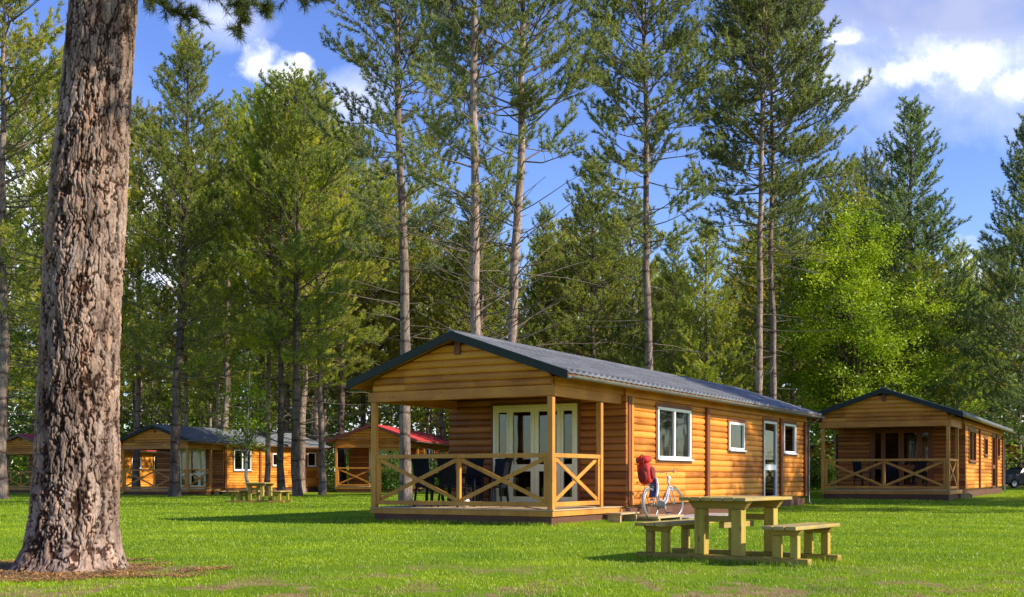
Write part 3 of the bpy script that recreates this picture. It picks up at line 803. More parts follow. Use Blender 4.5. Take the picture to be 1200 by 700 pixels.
M['farleaf'] = foliage('far woodland leaves', (.20, .28, .05), 0.45, 0.0, 0.4, 0.15)
v_, f_ = far_wood(7, 126, 150, 16, 2600, 55, .42, 95, 1.3)
tag(link('far_woodland', np_mesh('far_woodland', v_, f_, M['farleaf']), None), 'far dense wood closing the view behind every pine', 'woodland', kind='stuff')
v_, f_ = far_wood(9, 92, 126, 3.6, 1300, 45, .22, 75, .8)
tag(link('undergrowth', np_mesh('undergrowth', v_, f_, M['farleaf']), None), 'low green undergrowth between the trunks of the wood', 'undergrowth', kind='stuff')

# ------------------------------------------------------------------ the thick foreground trunk
def big_tree():
    yb = 12.3
    root = empty('pine_tree', (-4.70, yb, 0))
    tag(root, 'very thick pine trunk with plated brown bark in the left foreground', 'tree')
    zk = [0, .1, .25, .62, 1.2, 1.79, 2.9, 6.08, 9, 13, 20]
    xk = [-.02, 0, .02, .035, .05, .06, .10, .327, .52, .75, 1.1]
    rk = [.60, .545, .49, .442, .425, .412, .402, .362, .31, .23, .05]
    rows = np.concatenate([np.linspace(-.05, 6.6, 520), np.linspace(6.7, 20, 60)])
    NT = 640
    th = np.arange(NT) / NT * 2 * np.pi
    TH, ZZ = np.meshgrid(th, rows)
    Rr = np.interp(ZZ, zk, rk); Cx = np.interp(ZZ, zk, xk)
    r = np.random.default_rng(2)
    # plates: warped cells, taller than wide, periodic round the trunk
    nc = 42
    U0 = TH / (2 * np.pi) * nc
    u = U0 + (vnoise(TH / (2 * np.pi) * 13, ZZ * 1.6 + 3, 31, 13) - .5) * 2.0 + (vnoise(TH / (2 * np.pi) * 60, ZZ * 14 + 3, 32, 60) - .5) * .9
    vv = ZZ / .23 + (vnoise(TH / (2 * np.pi) * 20, ZZ * 5 + 9, 33, 20) - .5) * 2.0
    jt = r.random((nc, 256, 2)); pc = r.random((nc, 256))
    ui = np.floor(u).astype(int); vi = np.floor(vv).astype(int)
    F1 = np.full(u.shape, 9.); F2 = np.full(u.shape, 9.); ID = np.zeros(u.shape)
    for a in (-1, 0, 1):
        for b in (-1, 0, 1):
            cu = ui + a; cv_ = vi + b
            j = jt[cu % nc, cv_ % 256]
            d = np.sqrt((cu + j[..., 0] - u) ** 2 + (cv_ + j[..., 1] - vv) ** 2)
            m = d < F1
            F2 = np.where(m, F1, np.minimum(F2, d)); ID = np.where(m, pc[cu % nc, cv_ % 256], ID); F1 = np.where(m, d, F1)
    tt = TH / (2 * np.pi)
    def fiss(fa, fz, seed, w_):
        n_ = vnoise(tt * fa, ZZ * fz + seed, seed, fa) * .75 + vnoise(tt * fa * 2, ZZ * fz * 2.3 + seed, seed + 1, fa * 2) * .25
        return np.clip(np.abs(2 * n_ - 1) / w_, 0, 1)
    def cells(nc_, hz, sd, wa):
        rq = np.random.default_rng(sd)
        u_ = tt * nc_ + (vnoise(tt * 20, ZZ * 3, sd + 1, 20) - .5) * wa + (vnoise(tt * 56, ZZ * 16, sd + 2, 56) - .5) * wa * .8 + (vnoise(tt * 112, ZZ * 40, sd + 3, 112) - .5) * wa * .45
        v_ = ZZ / hz + (vnoise(tt * 28, ZZ * 5, sd + 4, 28) - .5) * 1.0 + (vnoise(tt * 100, ZZ * 30, sd + 5, 100) - .5) * .35
        jt_ = rq.random((nc_, 256, 2)); pc_ = rq.random((nc_, 256)); a1 = np.full(u_.shape, 9.); a2 = np.full(u_.shape, 9.); idd = np.zeros(u_.shape)
        ui_ = np.floor(u_).astype(int); vi_ = np.floor(v_).astype(int)
        for a_ in (-1, 0, 1):
            for b_ in (-1, 0, 1):
                j_ = jt_[(ui_ + a_) % nc_, (vi_ + b_) % 256]
                du = np.abs(ui_ + a_ + j_[..., 0] - u_); dv = np.abs(vi_ + b_ + j_[..., 1] - v_)
                d_ = (du ** 1.3 + dv ** 1.3) ** (1 / 1.3)
                m_ = d_ < a1
                a2 = np.where(m_, a1, np.minimum(a2, d_)); idd = np.where(m_, pc_[(ui_ + a_) % nc_, (vi_ + b_) % 256], idd); a1 = np.where(m_, d_, a1)
        return a2 - a1, idd
    eA, ID = cells(22, .62, 300, .9); eB, IDB = cells(42, .24, 400, 1.0)
    f1 = np.clip((eA - .06) / .20, 0, 1); f2 = np.clip((eB - .02) / .20, 0, 1)
    f3 = fiss(22, 2.0, 101, .10)
    ID = ID * .35 + IDB * .65
    crack = np.clip(np.minimum(np.minimum(f1, f2 * .55 + .45), f3 * .7 + .3), 0, 1)
    fu_s = f1
    fine = vnoise(tt * 60, ZZ * 24, 51, 60) * .5 + vnoise(tt * 60 + ZZ * 3, ZZ * 80, 52, 60) * .25 + vnoise(tt * 180, ZZ * 50, 53, 60) * .25
    k = np.clip((7.5 - ZZ) / 3, .4, 1)
    disp = (f2 * .014 * (.5 + ID) + (f1 - .5) * .024 + (f3 - .5) * .012 + (fine - .5) * .015) * k
    flare = .035 * np.exp(-np.maximum(ZZ, 0) / .22) * np.sin(TH * 5 + 1)
    lump = (vnoise(TH / (2 * np.pi) * 5, ZZ * .8, 61, 5) - .5) * .05
    RR = Rr - .03 + disp + flare + lump
    RR = RR * (1 + .0 * TH)
    Vv = np.stack([Cx + RR * np.cos(TH), RR * np.sin(TH), ZZ], -1).reshape(-1, 3)
    nr = len(rows)
    i = (np.arange(nr - 1)[:, None] * NT); q = np.arange(NT)[None]; q2 = (q + 1) % NT
    FF = np.stack([i + q, i + q2, i + NT + q2, i + NT + q], -1).reshape(-1, 4)
    cr = crack
    link('trunk', np_mesh('thick_trunk', Vv, FF, M['bigbark'], True, {'crack': cr, 'plate': ID}), None, root)
    # boughs that hang into the top of the view, with long needles
    bl = []; tp = []; td = []
    def P3(px, py, dy=0.0):
        Yd = yb + dy
        return np.array([(px - 600) / F * Yd + 4.70, dy, (HZ - py) / F * Yd + 1.0])
    def spray(ptsl, r0_, ntw, tl):
        pts = np.array(ptsl); m = len(pts)
        bl.append((pts, np.linspace(r0_, .006, m)))
        for _ in range(ntw):
            s = r.uniform(.12, 1) * (m - 1); i = min(int(s), m - 2); pp = pts[i] * (1 - s + i) + pts[i + 1] * (s - i)
            d = pts[i + 1] - pts[i]; d /= np.linalg.norm(d)
            dv = d * .7 + r.normal(0, .5, 3); dv /= np.linalg.norm(dv)
            e_ = pp + dv * tl * r.uniform(.5, 1.1)
            bl.append(([pp, e_], [.006, .004]))
            for g in (.3, .5, .7, .85, 1.0):
                tp.append(pp * (1 - g) + e_ * g); td.append(dv)
    A = P3(150, -60)
    spray([A, P3(190, -25, -.3), P3(225, -8, -.5), P3(262, -6, -.6), P3(300, -12, -.7)], .03, 34, .22)
    spray([P3(150, -20), P3(175, -2, .2), P3(200, 12, .3), P3(232, 22, .3)], .02, 34, .16)
    spray([P3(150, -70), P3(230, -42, .3), P3(300, -20, .4), P3(345, -8, .4), P3(372, 2, .5)], .025, 34, .2)
    spray([P3(262, -30, -.3), P3(276, -5, -.35), P3(284, 14, -.35), P3(281, 36, -.35)], .008, 26, .11)
    spray([P3(276, -3, -.3), P3(300, 4, -.3), P3(318, 14, -.3)], .007, 14, .12)
    spray([P3(120, -110), P3(60, -60, .4), P3(20, -20, .8), P3(-20, 0, 1.0)], .03, 40, .25)
    for q in range(9):  # unseen boughs above the view, placed to shade the upper trunk
        z = 6.9 + q * .22; az = R(-25 + 50 * ((q * 37) % 10) / 10); ln_ = 3.0 + (q % 3) * .5
        p0 = np.array([.33, 0, z]); d = np.array([math.cos(az), math.sin(az), .06])
        spray([p0, p0 + d * ln_ * .35 + np.array([0, 0, .1]), p0 + d * ln_ * .7 + np.array([0, 0, .12]), p0 + d * ln_], .035, 60, .42)
    # upper crown, above the picture
    for q in range(60):
        z = r.uniform(8.5, 19); az = r.uniform(0, 6.28); ln_ = (20 - z) * .28 * r.uniform(.6, 1.2) + .4
        p0 = np.array([np.interp(z, zk, xk), 0, z]); d = np.array([math.cos(az), math.sin(az), .15])
        spray([p0, p0 + d * ln_ * .5, p0 + d * ln_ + np.array([0, 0, .2])], .03, int(10 + ln_ * 6), .5)
    bv, bf = tubes_np(bl, 5)
    link('branches', np_mesh('thick_branches', bv, bf, M['branch'], True), None, root)
    nv, nf = needles(np.array(tp), np.array(td), r, 16, .11, .006, .85)
    c = link('crown', np_mesh('thick_crown', nv, nf, M['needle']), None, root); c.color = (.07, .10, .03, 1)
big_tree()

# fallen needles and twigs round the trunk
def litter():
    r = np.random.default_rng(77); n = 26000
    a = r.uniform(0, 6.28, n); q = r.random(n) ** .6 * 1.35
    x = -5.0 + np.cos(a) * q * 1.5; y = 12.05 + np.sin(a) * q * 1.3
    k = (np.hypot(x + 4.7, y - 12.3) > .42); rq = np.sqrt(((x + 5.0) / 1.45) ** 2 + ((y - 12.1) / 1.25) ** 2) + (vnoise(x * 3, y * 3, 8) - .5) * 1.1
    k &= rq < 1.0 + .25 * r.random(len(x))
    x, y = x[k], y[k]; n = len(x)
    z = r.uniform(.002, .03, n)
    d = r.uniform(0, 6.28, n); l = r.uniform(.015, .05, n); wd = r.uniform(.002, .006, n)
    dx = np.stack([np.cos(d) * l, np.sin(d) * l, r.uniform(-.01, .012, n)], 1); s = np.stack([-np.sin(d) * wd, np.cos(d) * wd, np.zeros(n)], 1)
    P = np.stack([x, y, z], 1)
    v = np.stack([P - dx - s, P + dx - s, P + dx + s, P - dx + s], 1).reshape(-1, 3)
    m = foliage('fallen needles', (.34, .20, .11), 0.05, 0, .45, 3)
    tag(link('needle_litter', np_mesh('needle_litter', v, np.arange(4 * n).reshape(-1, 4), m), None), 'brown fallen needles and twigs round the foot of the thick trunk', 'litter', kind='stuff')
litter()

# ------------------------------------------------------------------ cabins
W = 4.35; SL = 0.345; ZR = 3.93; OH = 0.48; DZ = 0.33
def wall_matrix(kind, pos, Lc):
    # plane coords (u along, n outward, v up)
    if kind == 'right': return Matrix(((0, 1, 0, pos), (1, 0, 0, 0), (0, 0, 1, 0), (0, 0, 0, 1)))      # u->y, n->x
    if kind == 'left': return Matrix(((0, -1, 0, pos), (1, 0, 0, 0), (0, 0, 1, 0), (0, 0, 0, 1)))
    if kind == 'front': return Matrix(((1, 0, 0, 0), (0, -1, 0, pos), (0, 0, 1, 0), (0, 0, 0, 1)))     # u->x, n->-y
    if kind == 'back': return Matrix(((1, 0, 0, 0), (0, 1, 0, pos), (0, 0, 1, 0), (0, 0, 0, 1)))

PROF = [(0.0, 0.0), (0.026, 0.012), (0.042, 0.04), (0.046, 0.0775), (0.042, 0.115), (0.026, 0.143), (0.0, RH)]
def log_row(mb, u0, u1, z, t0=None, t1=None):
    # u0,u1 at bottom; t0,t1 at top of the row (for gables)
    if t0 is None: t0, t1 = u0, u1
    vs = []
    pr = [(-.05, 0.0)] + PROF + [(-.05, RH)]
    for e, (a, b) in enumerate(((u0, t0), (u1, t1))):
        for n_, h in pr:
            f = h / RH; vs.append((a + (b - a) * f, n_, z + h))
    k = len(pr)
    fs = [tuple(range(k)), tuple(range(2 * k - 1, k - 1, -1))]
    fs += [(i, k + i, k + (i + 1) % k, (i + 1) % k) for i in range(k)]
    mb.add(vs, fs)

def snap(z): return DZ + round((z - DZ) / RH) * RH

def log_wall(name, mat, parent, kind, pos, Lc, u0, u1, z0, z1, openings=(), gable=None):
    mb = MB(); mb.M = wall_matrix(kind, pos, Lc)
    z = z0
    while z < z1 - .01:
        if gable:
            uc = -W / 2
            hb = min((ZR - .09 - z) / SL, gable); ht = min((ZR - .09 - z - RH) / SL, gable)
            if ht <= 0.05: break
            log_row(mb, uc - hb, uc + hb, z, uc - ht, uc + ht)
        else:
            segs = [(u0, u1)]
            for (a, b, c, d) in openings:
                if z + RH / 2 > c and z + RH / 2 < d:
                    ns = []
                    for s0, s1 in segs:
                        if b <= s0 or a >= s1: ns.append((s0, s1)); continue
                        if a > s0: ns.append((s0, a))
                        if b < s1: ns.append((b, s1))
                    segs = ns
            for s0, s1 in segs: log_row(mb, s0, s1, z)
        z += RH
    return mb.build(name, mat, parent)

def window(parent, kind, pos, a, b, c, d, mull=1, mat='white', name='window', door=False, curtain=True, sub=True):
    mm = wall_matrix(kind, pos, 0)
    tr = MB(); tr.M = mm
    t = .10
    tr.box(a - t, a, -.05, .062, c - (0 if door else t), d + t); tr.box(b, b + t, -.05, .062, c - (0 if door else t), d + t)
    tr.box(a, b, -.05, .062, d, d + t)
    if not door: tr.box(a, b, -.05, .062, c - t, c)
    f = MB(); f.M = mm; fw = .065
    f.box(a, a + fw, -.02, .075, c, d); f.box(b - fw, b, -.02, .075, c, d)
    f.box(a + fw, b - fw, -.02, .075, d - fw, d); f.box(a + fw, b - fw, -.02, .075, c, c + fw)
    fr = f.build(name, M[mat], parent)
    tr.build('surround', M['trim'], fr)
    n = mull + 1; wd = (b - a - 2 * fw) / n
    if mull:
        g = MB(); g.M = mm
        for i in range(1, n): g.box(a + fw + wd * i - .04, a + fw + wd * i + .04, -.018, .07, c + fw, d - fw)
        g.build('mullion', M[mat], fr)
    p = MB(); p.M = mm; p.box(a + fw, b - fw, .018, .024, c + fw, d - fw); p.build('pane', M['glass'], fr)
    if door:
        g = MB(); g.M = mm; g.box(a + fw, b - fw, .0, .06, c + .85, c + 1.02); g.build('lock_rail', M[mat], fr)
        h = MB(); h.M = mm; h.box(a + .1, a + .22, .06, .09, c + .98, c + 1.0); h.build('handle', M['chrome'], fr)
    else:
        s_ = MB(); s_.M = mm; s_.box(a - .05, b + .05, .0625, .13, c - .035, c + .004); s_.build('sill', M[mat], fr)
    if curtain:
        q = MB(); q.M = mm
        for (u0, u1) in ((a + .07, a + (b - a) * .24), (b - (b - a) * .24, b - .07)):
            k = 16; vs = []
            for j in range(k + 1):
                u = u0 + (u1 - u0) * j / k; nn_ = -.14 + .025 * math.sin(j * 1.9)
                vs += [(u, nn_, c + .05), (u, nn_, d - .05)]
            q.add(vs, [(2 * j, 2 * j + 2, 2 * j + 3, 2 * j + 1) for j in range(k)])
        q.build('curtain', M['curtain'], fr)
    return fr

def french_doors(parent, pos, a, b, c, d, mat='cream'):
    mm = wall_matrix('front', pos, 0)
    f = MB(); f.M = mm
    f.box(a, a + .07, -.02, .09, c, d); f.box(b - .07, b, -.02, .09, c, d); f.box(a + .07, b - .07, -.02, .09, d - .07, d); f.box(a + .07, b - .07, -.02, .09, c, c + .05)
    fr = f.build('porch_door', M[mat], parent)
    t = MB(); t.M = mm
    t.box(a - .07, a, -.05, .06, c, d + .07); t.box(b, b + .07, -.05, .06, c, d + .07); t.box(a, b, -.05, .06, d, d + .07); t.build('surround', M['trim'], fr)
    xs_ = [a + .07, a + (b - a) * .19, a + (b - a) * .5, a + (b - a) * .81, b - .07]
    for i in range(4):
        u0, u1 = xs_[i], xs_[i + 1]; st = .10 if i in (1, 2) else .06
        l = MB(); l.M = mm
        l.box(u0 + .004, u0 + st, 0, .07, c + .052, d - .072); l.box(u1 - st, u1 - .004, 0, .07, c + .052, d - .072)
        l.box(u0 + st, u1 - st, 0, .07, d - .16, d - .072); l.box(u0 + st, u1 - st, 0, .07, c + .052, c + .19); l.box(u0 + st, u1 - st, 0, .07, c + .78, c + .94)
        l.build('door_leaf', M[mat], fr)
        p = MB(); p.M = mm; p.box(u0 + st, u1 - st, .028, .034, c + .19, d - .16); p.build('pane', M['glass'], fr)
    h = MB(); h.M = mm; h.tube([(xs_[2] + .05, .07, c + 1.02), (xs_[2] + .05, .12, c + 1.02), (xs_[2] + .16, .12, c + 1.02)], .012, 6); h.build('handle', M['chrome'], fr)
    return fr

def roof(parent, Lc, mat, barge, gutter, y0=-.3, pitch=.27):
    NL = int((Lc + .9) / pitch) * 12 + 1
    ys_ = np.linspace(y0, Lc + .4, NL)
    wave = .052 * (.5 + .5 * np.sin((ys_ - y0) / pitch * 2 * np.pi)) ** 2.2 - .012
    hw = W / 2 + OH; nco = 8
    V_, F_ = [], []; base = 0
    prof = []
    for c in range(nco):
        a0 = c / nco; a1 = (c + 1) / nco
        prof += [(a0, .028), (a0 + .001, .028), (a1, .004)] if False else [(a0 + 1e-3, .006 if c else .02), (a0 + .02, .008), (a1 - .004, .020)]
    for sg in (-1, 1):
        rows = []
        for t, dz in prof:
            x = -W / 2 + sg * hw * t; z = ZR + .02 - hw * t * SL + dz
            rows.append(np.stack([np.full(NL, x), ys_, z + wave], 1))
        t = 1.0
        x = -W / 2 + sg * (hw + .03); z = ZR + .02 - hw * SL
        rows.append(np.stack([np.full(NL, x), ys_, z + .03 + wave], 1)); rows.append(np.stack([np.full(NL, x), ys_, z - .02 + wave * .2], 1))
        A = np.array(rows); m = len(rows)
        V_.append(A.reshape(-1, 3)); i = np.arange(m - 1)[:, None] * NL + np.arange(NL - 1)[None]
        q = np.stack([i, i + 1, i + NL + 1, i + NL], -1).reshape(-1, 4)
        F_.append((q if sg < 0 else q[:, ::-1]) + base); base += m * NL
    ro = link('roof', np_mesh('roof', np.concatenate(V_), np.concatenate(F_), mat), None, parent)
    # ridge cap
    rc = MB(); rc.prism([(-W / 2 - .15, ZR - .01), (-W / 2 - .09, ZR + .05), (-W / 2, ZR + .085), (-W / 2 + .09, ZR + .05), (-W / 2 + .15, ZR - .01), (-W / 2, ZR + .03)], y0 - .02, Lc + .42)
    rc.build('ridge_cap', mat, ro)
    # boarded underside
    so = MB()
    for sg in (-1, 1):
        so.prism([(-W / 2, ZR - .05), (-W / 2 + sg * hw, ZR - .05 - hw * SL), (-W / 2 + sg * hw, ZR - .015 - hw * SL), (-W / 2, ZR - .015)], y0 + .03, Lc + .37)
    so.build('soffit', M['beam'], ro)
    for yb_ in (y0 - .005, Lc + .405):
        b = MB()
        for sg in (-1, 1):
            x1 = -W / 2 + sg * (hw + .05); z1 = ZR - (hw + .05) * SL
            b.prism([(-W / 2, ZR + .06), (x1, z1 + .06), (x1, z1 - .115), (-W / 2, ZR - .115)], yb_ - .02, yb_ + .02)
        b.build('verge_board', M[barge], ro)
    for sg in (-1, 1):
        x1 = -W / 2 + sg * (hw + .075); z1 = ZR - hw * SL - .05
        g = MB(); arc = [(x1 + .065 * math.cos(t), z1 + .065 * math.sin(t)) for t in np.linspace(math.pi, 2 * math.pi, 9)]
        arc2 = [(x1 + .055 * math.cos(t), z1 + .055 * math.sin(t)) for t in np.linspace(2 * math.pi, math.pi, 9)]
        g.prism(arc + arc2, y0 + .04, Lc + .38); g.build('gutter', M[gutter], ro)
        fb = MB(); xf = -W / 2 + sg * (hw - .0); fb.box(min(xf, xf - sg * .02), max(xf, xf - sg * .02), y0 + .05, Lc + .36, z1 - .06, z1 + .05); fb.build('eave_board', M['beam'], ro)
    return ro

def railing(parent, p0, p1, bays, cross=True):
    p0, p1 = Vector(p0), Vector(p1); d = (p1 - p0)
    def q(t, z): v = p0 + d * t; return (v.x, v.y, z)
    b = MB()
    b.beam(q(0, 1.415), q(1, 1.415), .10, .085)
    b.beam(q(0, .43), q(1, .43), .07, .09)
    n = bays
    Lr = d.length
    for i in range(0, n + 1):
        t = i / n if 0 < i < n else (.045 / Lr if i == 0 else 1 - .045 / Lr)
        b.beam(q(t, .475), q(t, 1.372), .075, .085, up=d.normalized())
    r = b.build('railing', M['post'], parent, bevel=.006)
    for i in range(n):
        t0 = i / n + .05 / Lr * (1 if i else 1.9); t1 = (i + 1) / n - .05 / Lr * (1 if i < n - 1 else 1.9)
        side = d.normalized().cross(Vector((0, 0, 1))) * .012
        for k_, (za, zb) in enumerate(((.50, 1.345), (1.345, .50))):
            c = MB(); o_ = side * (1 if k_ else -1)
            A, B_ = Vector(q(t0, za)) + o_, Vector(q(t1, zb)) + o_
            c.beam(A, B_, .022, .085); c.build('cross_brace', M['post'], r, bevel=.004)

def cabin(x0, y0, th, s, Lc, label, roofm='roof', barge='barge', gutter='gutter', full=True, seed=0, group='log cabins on the lawn', drop=0.0, doormat='cream', winmat='white'):
    z0 = float(ground_h(np.array(x0 + 1.), np.array(y0 + 1.)))
    root = empty('log_cabin', (x0, y0, z0 - drop), -R(th), s)
    tag(root, label, 'cabin', group)
    P = 3.25; k = Lc / 17.9
    rs = roof(root, Lc, M[roofm], barge, gutter)
    # plinth and deck
    b = MB(); b.box(-W + .03, .03, -.045, Lc - .02, -.1, DZ - .06); b.build('plinth', M['skirt'], root)
    b = MB(); b.box(-W - .07, .07, -.07, .0, .19, DZ - .028); b.box(.0, .07, 0, P, .19, DZ - .028); b.box(-W - .07, -W, 0, P, .19, DZ - .028)
    b.build('deck_edge', M['post'], root, bevel=.006)
    b = MB(); y = -.09
    while y < P - .02: b.box(-W - .09, .09, y, y + .115, DZ - .026, DZ); y += .121
    b.build('porch_deck', M['deck'], root)
    # walls
    ops = [(5.28 * k, 7.44 * k, snap(1.41), snap(2.6)), (10.33 * k, 11.63 * k, snap(1.68), snap(2.5)), (13.43 * k, 14.7 * k, DZ, snap(2.6)), (15.45 * k, 16.75 * k, snap(1.8), snap(2.6))]
    ztop = DZ + 17 * RH
    log_wall('wall', M['log'], root, 'right', 0, Lc, P + .06, Lc, DZ, ztop, ops)
    log_wall('wall', M['log'], root, 'left', -W, Lc, P + .06, Lc, DZ, ztop, [(8 * k, 9.6 * k, snap(1.5), snap(2.5))])
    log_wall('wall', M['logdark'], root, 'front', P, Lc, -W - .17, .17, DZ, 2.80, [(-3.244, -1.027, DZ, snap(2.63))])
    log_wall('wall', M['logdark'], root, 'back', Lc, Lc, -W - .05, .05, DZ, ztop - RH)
    log_wall('gable', M['gable'], root, 'back', Lc, Lc, 0, 0, ztop - RH, 4.2, gable=W / 2)
    log_wall('gable', M['gable'], root, 'front', 0, Lc, 0, 0, DZ + 16 * RH, 4.2, gable=W / 2 + .02)
    b = MB(); b.box(-W - .12, .12, -.075, .06, 2.60, 2.81); b.build('gable_beam', M['beam'], root, bevel=.008)
    b = MB(); b.box(-W / 2 - .07, -W / 2 + .07, -.085, -.02, 3.52, 3.83); b.build('apex_board', M['trim'], root)
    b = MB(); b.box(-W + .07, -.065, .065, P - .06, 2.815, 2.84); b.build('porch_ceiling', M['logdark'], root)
    for xx in (0, -W):
        b = MB(); b.box(xx - .06, xx + .06, -.44 if False else .065, P + .1, 2.60, 2.81); b.box(xx - .055, xx + .055, .065, P + .1, 2.812, 2.99); b.build('side_beam', M['beam'], root, bevel=.008)
    b = MB(); b.box(.05, .10, P + .1, Lc, 2.80, 2.98); b.build('wall_plate', M['beam'], root)
    # upright boards on the long wall
    for (ya, wd, mt) in ((P + .24, .13, 'trim'), (P + .42, .10, 'post'), (8.5 * k, .2, 'trim'), (15.0 * k, .2, 'trim'), (Lc - .2, .2, 'trim')):
        b = MB(); b.box(.05, .115, ya, ya + wd, DZ + .01, 2.79); b.build('upright_board', M[mt], root)
    for ya in (8.5 * k, Lc - .2):
        b = MB(); b.box(-W - .115, -W - .05, ya, ya + .2, DZ + .01, 2.79); b.build('upright_board', M['trim'], root)
    # posts
    for (xx, yy_) in ((0, 0), (-W, 0), (0, 2.22)):
        b = MB(); b.box(xx - .06, xx + .06, yy_ - .06, yy_ + .06, DZ, 2.598); b.build('post', M['post'], root, bevel=.01)
        b = MB(); b.prism([(yy_ - .06 if yy_ else .065, 2.60), (yy_ + .30, 2.60), (yy_ + .065, 2.36), (yy_ + .065, 2.598)], xx - .03, xx + .03, 'x') if False else None
    railing(root, (-W + .065, 0, 0), (-.065, 0, 0), 2)
    railing(root, (0, .065, 0), (0, 2.155, 0), 1)
    french_doors(root, P, -3.244, -1.027, DZ, snap(2.63), doormat)
    for i, (a, b_, c, d) in enumerate(ops):
        if i == 2: window(root, 'right', 0, a, b_, c, d, 0, winmat, 'back_door', True, False)
        else: window(root, 'right', 0, a, b_, c, d, 1 if i == 0 else 0, winmat)
    window(root, 'left', -W, 8 * k, 9.6 * k, snap(1.5), snap(2.5), 1, 'white')
    # floor and a cross wall inside so the rooms are not one empty shed
    b = MB(); b.box(-W + .06, -.06, P + .06, Lc - .06, DZ - .05, DZ - .01); b.build('floor', M['inside'], root)
    b = MB(); b.box(-W + .06, -.06, 8.0 * k, 8.08 * k, DZ, 2.8); b.box(-W + .06, -.06, 12.5 * k, 12.58 * k, DZ, 2.8); b.build('inner_wall', M['inside'], root)
    # steps beside the porch
    b = MB()
    for i in range(3): b.box(.10 + i * .12, .212 + i * .12, 2.32, 3.3, .17, .205)
    b.box(.12, .42, 2.36, 2.42, 0, .168); b.box(.12, .42, 3.18, 3.24, 0, .168); b.build('step', M['deck'], root)
    # downpipe
    b = MB(); b.tube([(OH - .02, Lc + .12, 2.9), (.2, Lc + .12, 2.72), (.13, Lc + .12, 2.6), (.13, Lc + .12, .15), (.2, Lc + .12, .08)], .035, 8); b.build('downpipe', M['gutter'], root, True)
    return root

main = cabin(.78, 22.9, 30, 1.0, 17.9, 'nearest log cabin, dark grey roof and cross-braced porch with furniture, a bicycle at its wall')
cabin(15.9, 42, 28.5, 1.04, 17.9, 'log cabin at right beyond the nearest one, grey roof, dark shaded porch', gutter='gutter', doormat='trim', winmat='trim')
cabin(-16.9, 60, 20, .93, 15.2, 'log cabin at left with blue-grey roof, several pine trunks before its long wall', 'roofblue', gutter='gutter')
cabin(-6.25, 70, 8, 1.05, 15, 'log cabin with a bright red roof seen left of and through the nearest porch', 'roofred', 'bargered')
cabin(at(55, 68), 68, 20, .88, 15, 'small-looking log cabin with red roof at the left edge behind the thick trunk', 'roofred', 'bargered')
cabin(at(168, 90), 90, 20, .93, 14, 'far log cabin just right of the thick trunk, behind the blue-grey roofed one', 'roofblue')
cabin(at(1002, 100), 100, 28, 1.0, 12, 'far log cabin with pale grey roof glimpsed between the two right-hand cabins', 'roofblue')
cabin(at(1222, 104), 104, 28, 1.0, 12, 'far log cabin at the right edge behind the dark car', 'roofblue')

RM = Matrix.Translation((.78, 22.9, 0)) @ Matrix.Rotation(-R(30), 4, 'Z')
def cab(x, y, z=0): return tuple(RM @ Vector((x, y, z)))

# timber walkway and paving beside the main cabin
b = MB()
for i in range(6): b.box(.08 + i * .135, .20 + i * .135, 3.36, 4.9, .06, .11)
b.box(.1, .86, 3.45, 3.53, 0, .058); b.box(.1, .86, 4.7, 4.78, 0, .058)
o = b.build('boardwalk', M['deck']); o.matrix_world = RM; tag(o, 'pale plank boardwalk at the foot of the nearest cabin wall by the bicycle', 'boardwalk')
b = MB()
for i in range(6): b.box(.12, .98, 4.95 + i * .62, 5.55 + i * .62, -.02, .03)
o = b.build('paving', M['paving']); o.matrix_world = RM; tag(o, 'strip of grey concrete slabs along the long wall of the nearest cabin', kind='structure')

# ------------------------------------------------------------------ picnic tables
def picnic(loc, rz, label):
    root = empty('picnic_table', loc, rz)
    tag(root, label, 'picnic table', 'timber picnic tables with two benches')
    hl = .65
    def planks(xa, xb, n, z, th_, name):
        w_ = (xb - xa) / n
        rnd = random.Random(int(xa * 100) + 7)
        b = MB()
        for i in range(n):
            e = rnd.uniform(-.008, .012)
            b.box(xa + i * w_ + .005, xa + (i + 1) * w_ - .005, -hl - e, hl + e, z - th_ + rnd.uniform(-.002, .002), z + rnd.uniform(-.003, .002))
        return b.build(name, M['treated_y'], root, bevel=.006)
    top = planks(-.425, .425, 6, .755, .042, 'tabletop')
    for sg in (-1, 1): planks(sg * .815 - .205, sg * .815 + .205, 3, .445, .04, 'bench_seat')
    for yy_ in (-.44, .44):
        b = MB(); b.prism([(-.39, .71), (-.32, .62), (.32, .62), (.39, .71)], yy_ - .045, yy_ + .045); b.build('cross_beam', M['treated_x'], root, bevel=.006)
        b = MB(); b.box(-.185, .185, yy_ - .03, yy_ + .03, .47, .54); b.build('cross_beam', M['treated_x'], root, bevel=.006)
        b = MB(); b.box(-1.09, 1.09, yy_ - .06, yy_ + .06, -.01, .085); b.build('base_beam', M['treated_x'], root, bevel=.01)
        for sg in (-1, 1):
            c = MB(); c.box(sg * .235 - .065, sg * .235 + .065, yy_ - .065, yy_ + .065, .086, .619); c.build('leg', M['treated'], root, bevel=.012)
            xb = sg * .815
            c = MB(); c.prism([(xb - .19, .403), (xb - .14, .335), (xb + .14, .335), (xb + .19, .403)], yy_ - .04, yy_ + .04); c.build('bench_beam', M['treated_x'], root, bevel=.006)
            for s2 in (-1, 1):
                c = MB(); c.box(xb + s2 * .105 - .045, xb + s2 * .105 + .045, yy_ - .045, yy_ + .045, .086, .334); c.build('bench_leg', M['treated'], root, bevel=.01)
    b = MB(); b.box(-.035, .035, -.40, .40, .395, .465); b.build('stretcher', M['treated_y'], root, bevel=.006)
    return root
uu, vv_ = 6.065, 12.53
PX, PY = -.8 * uu + .6 * vv_, .6 * uu + .8 * vv_
pt = picnic((PX, PY, 0), -math.atan2(.6, .8), 'large timber picnic table with two benches on the lawn in the right foreground')
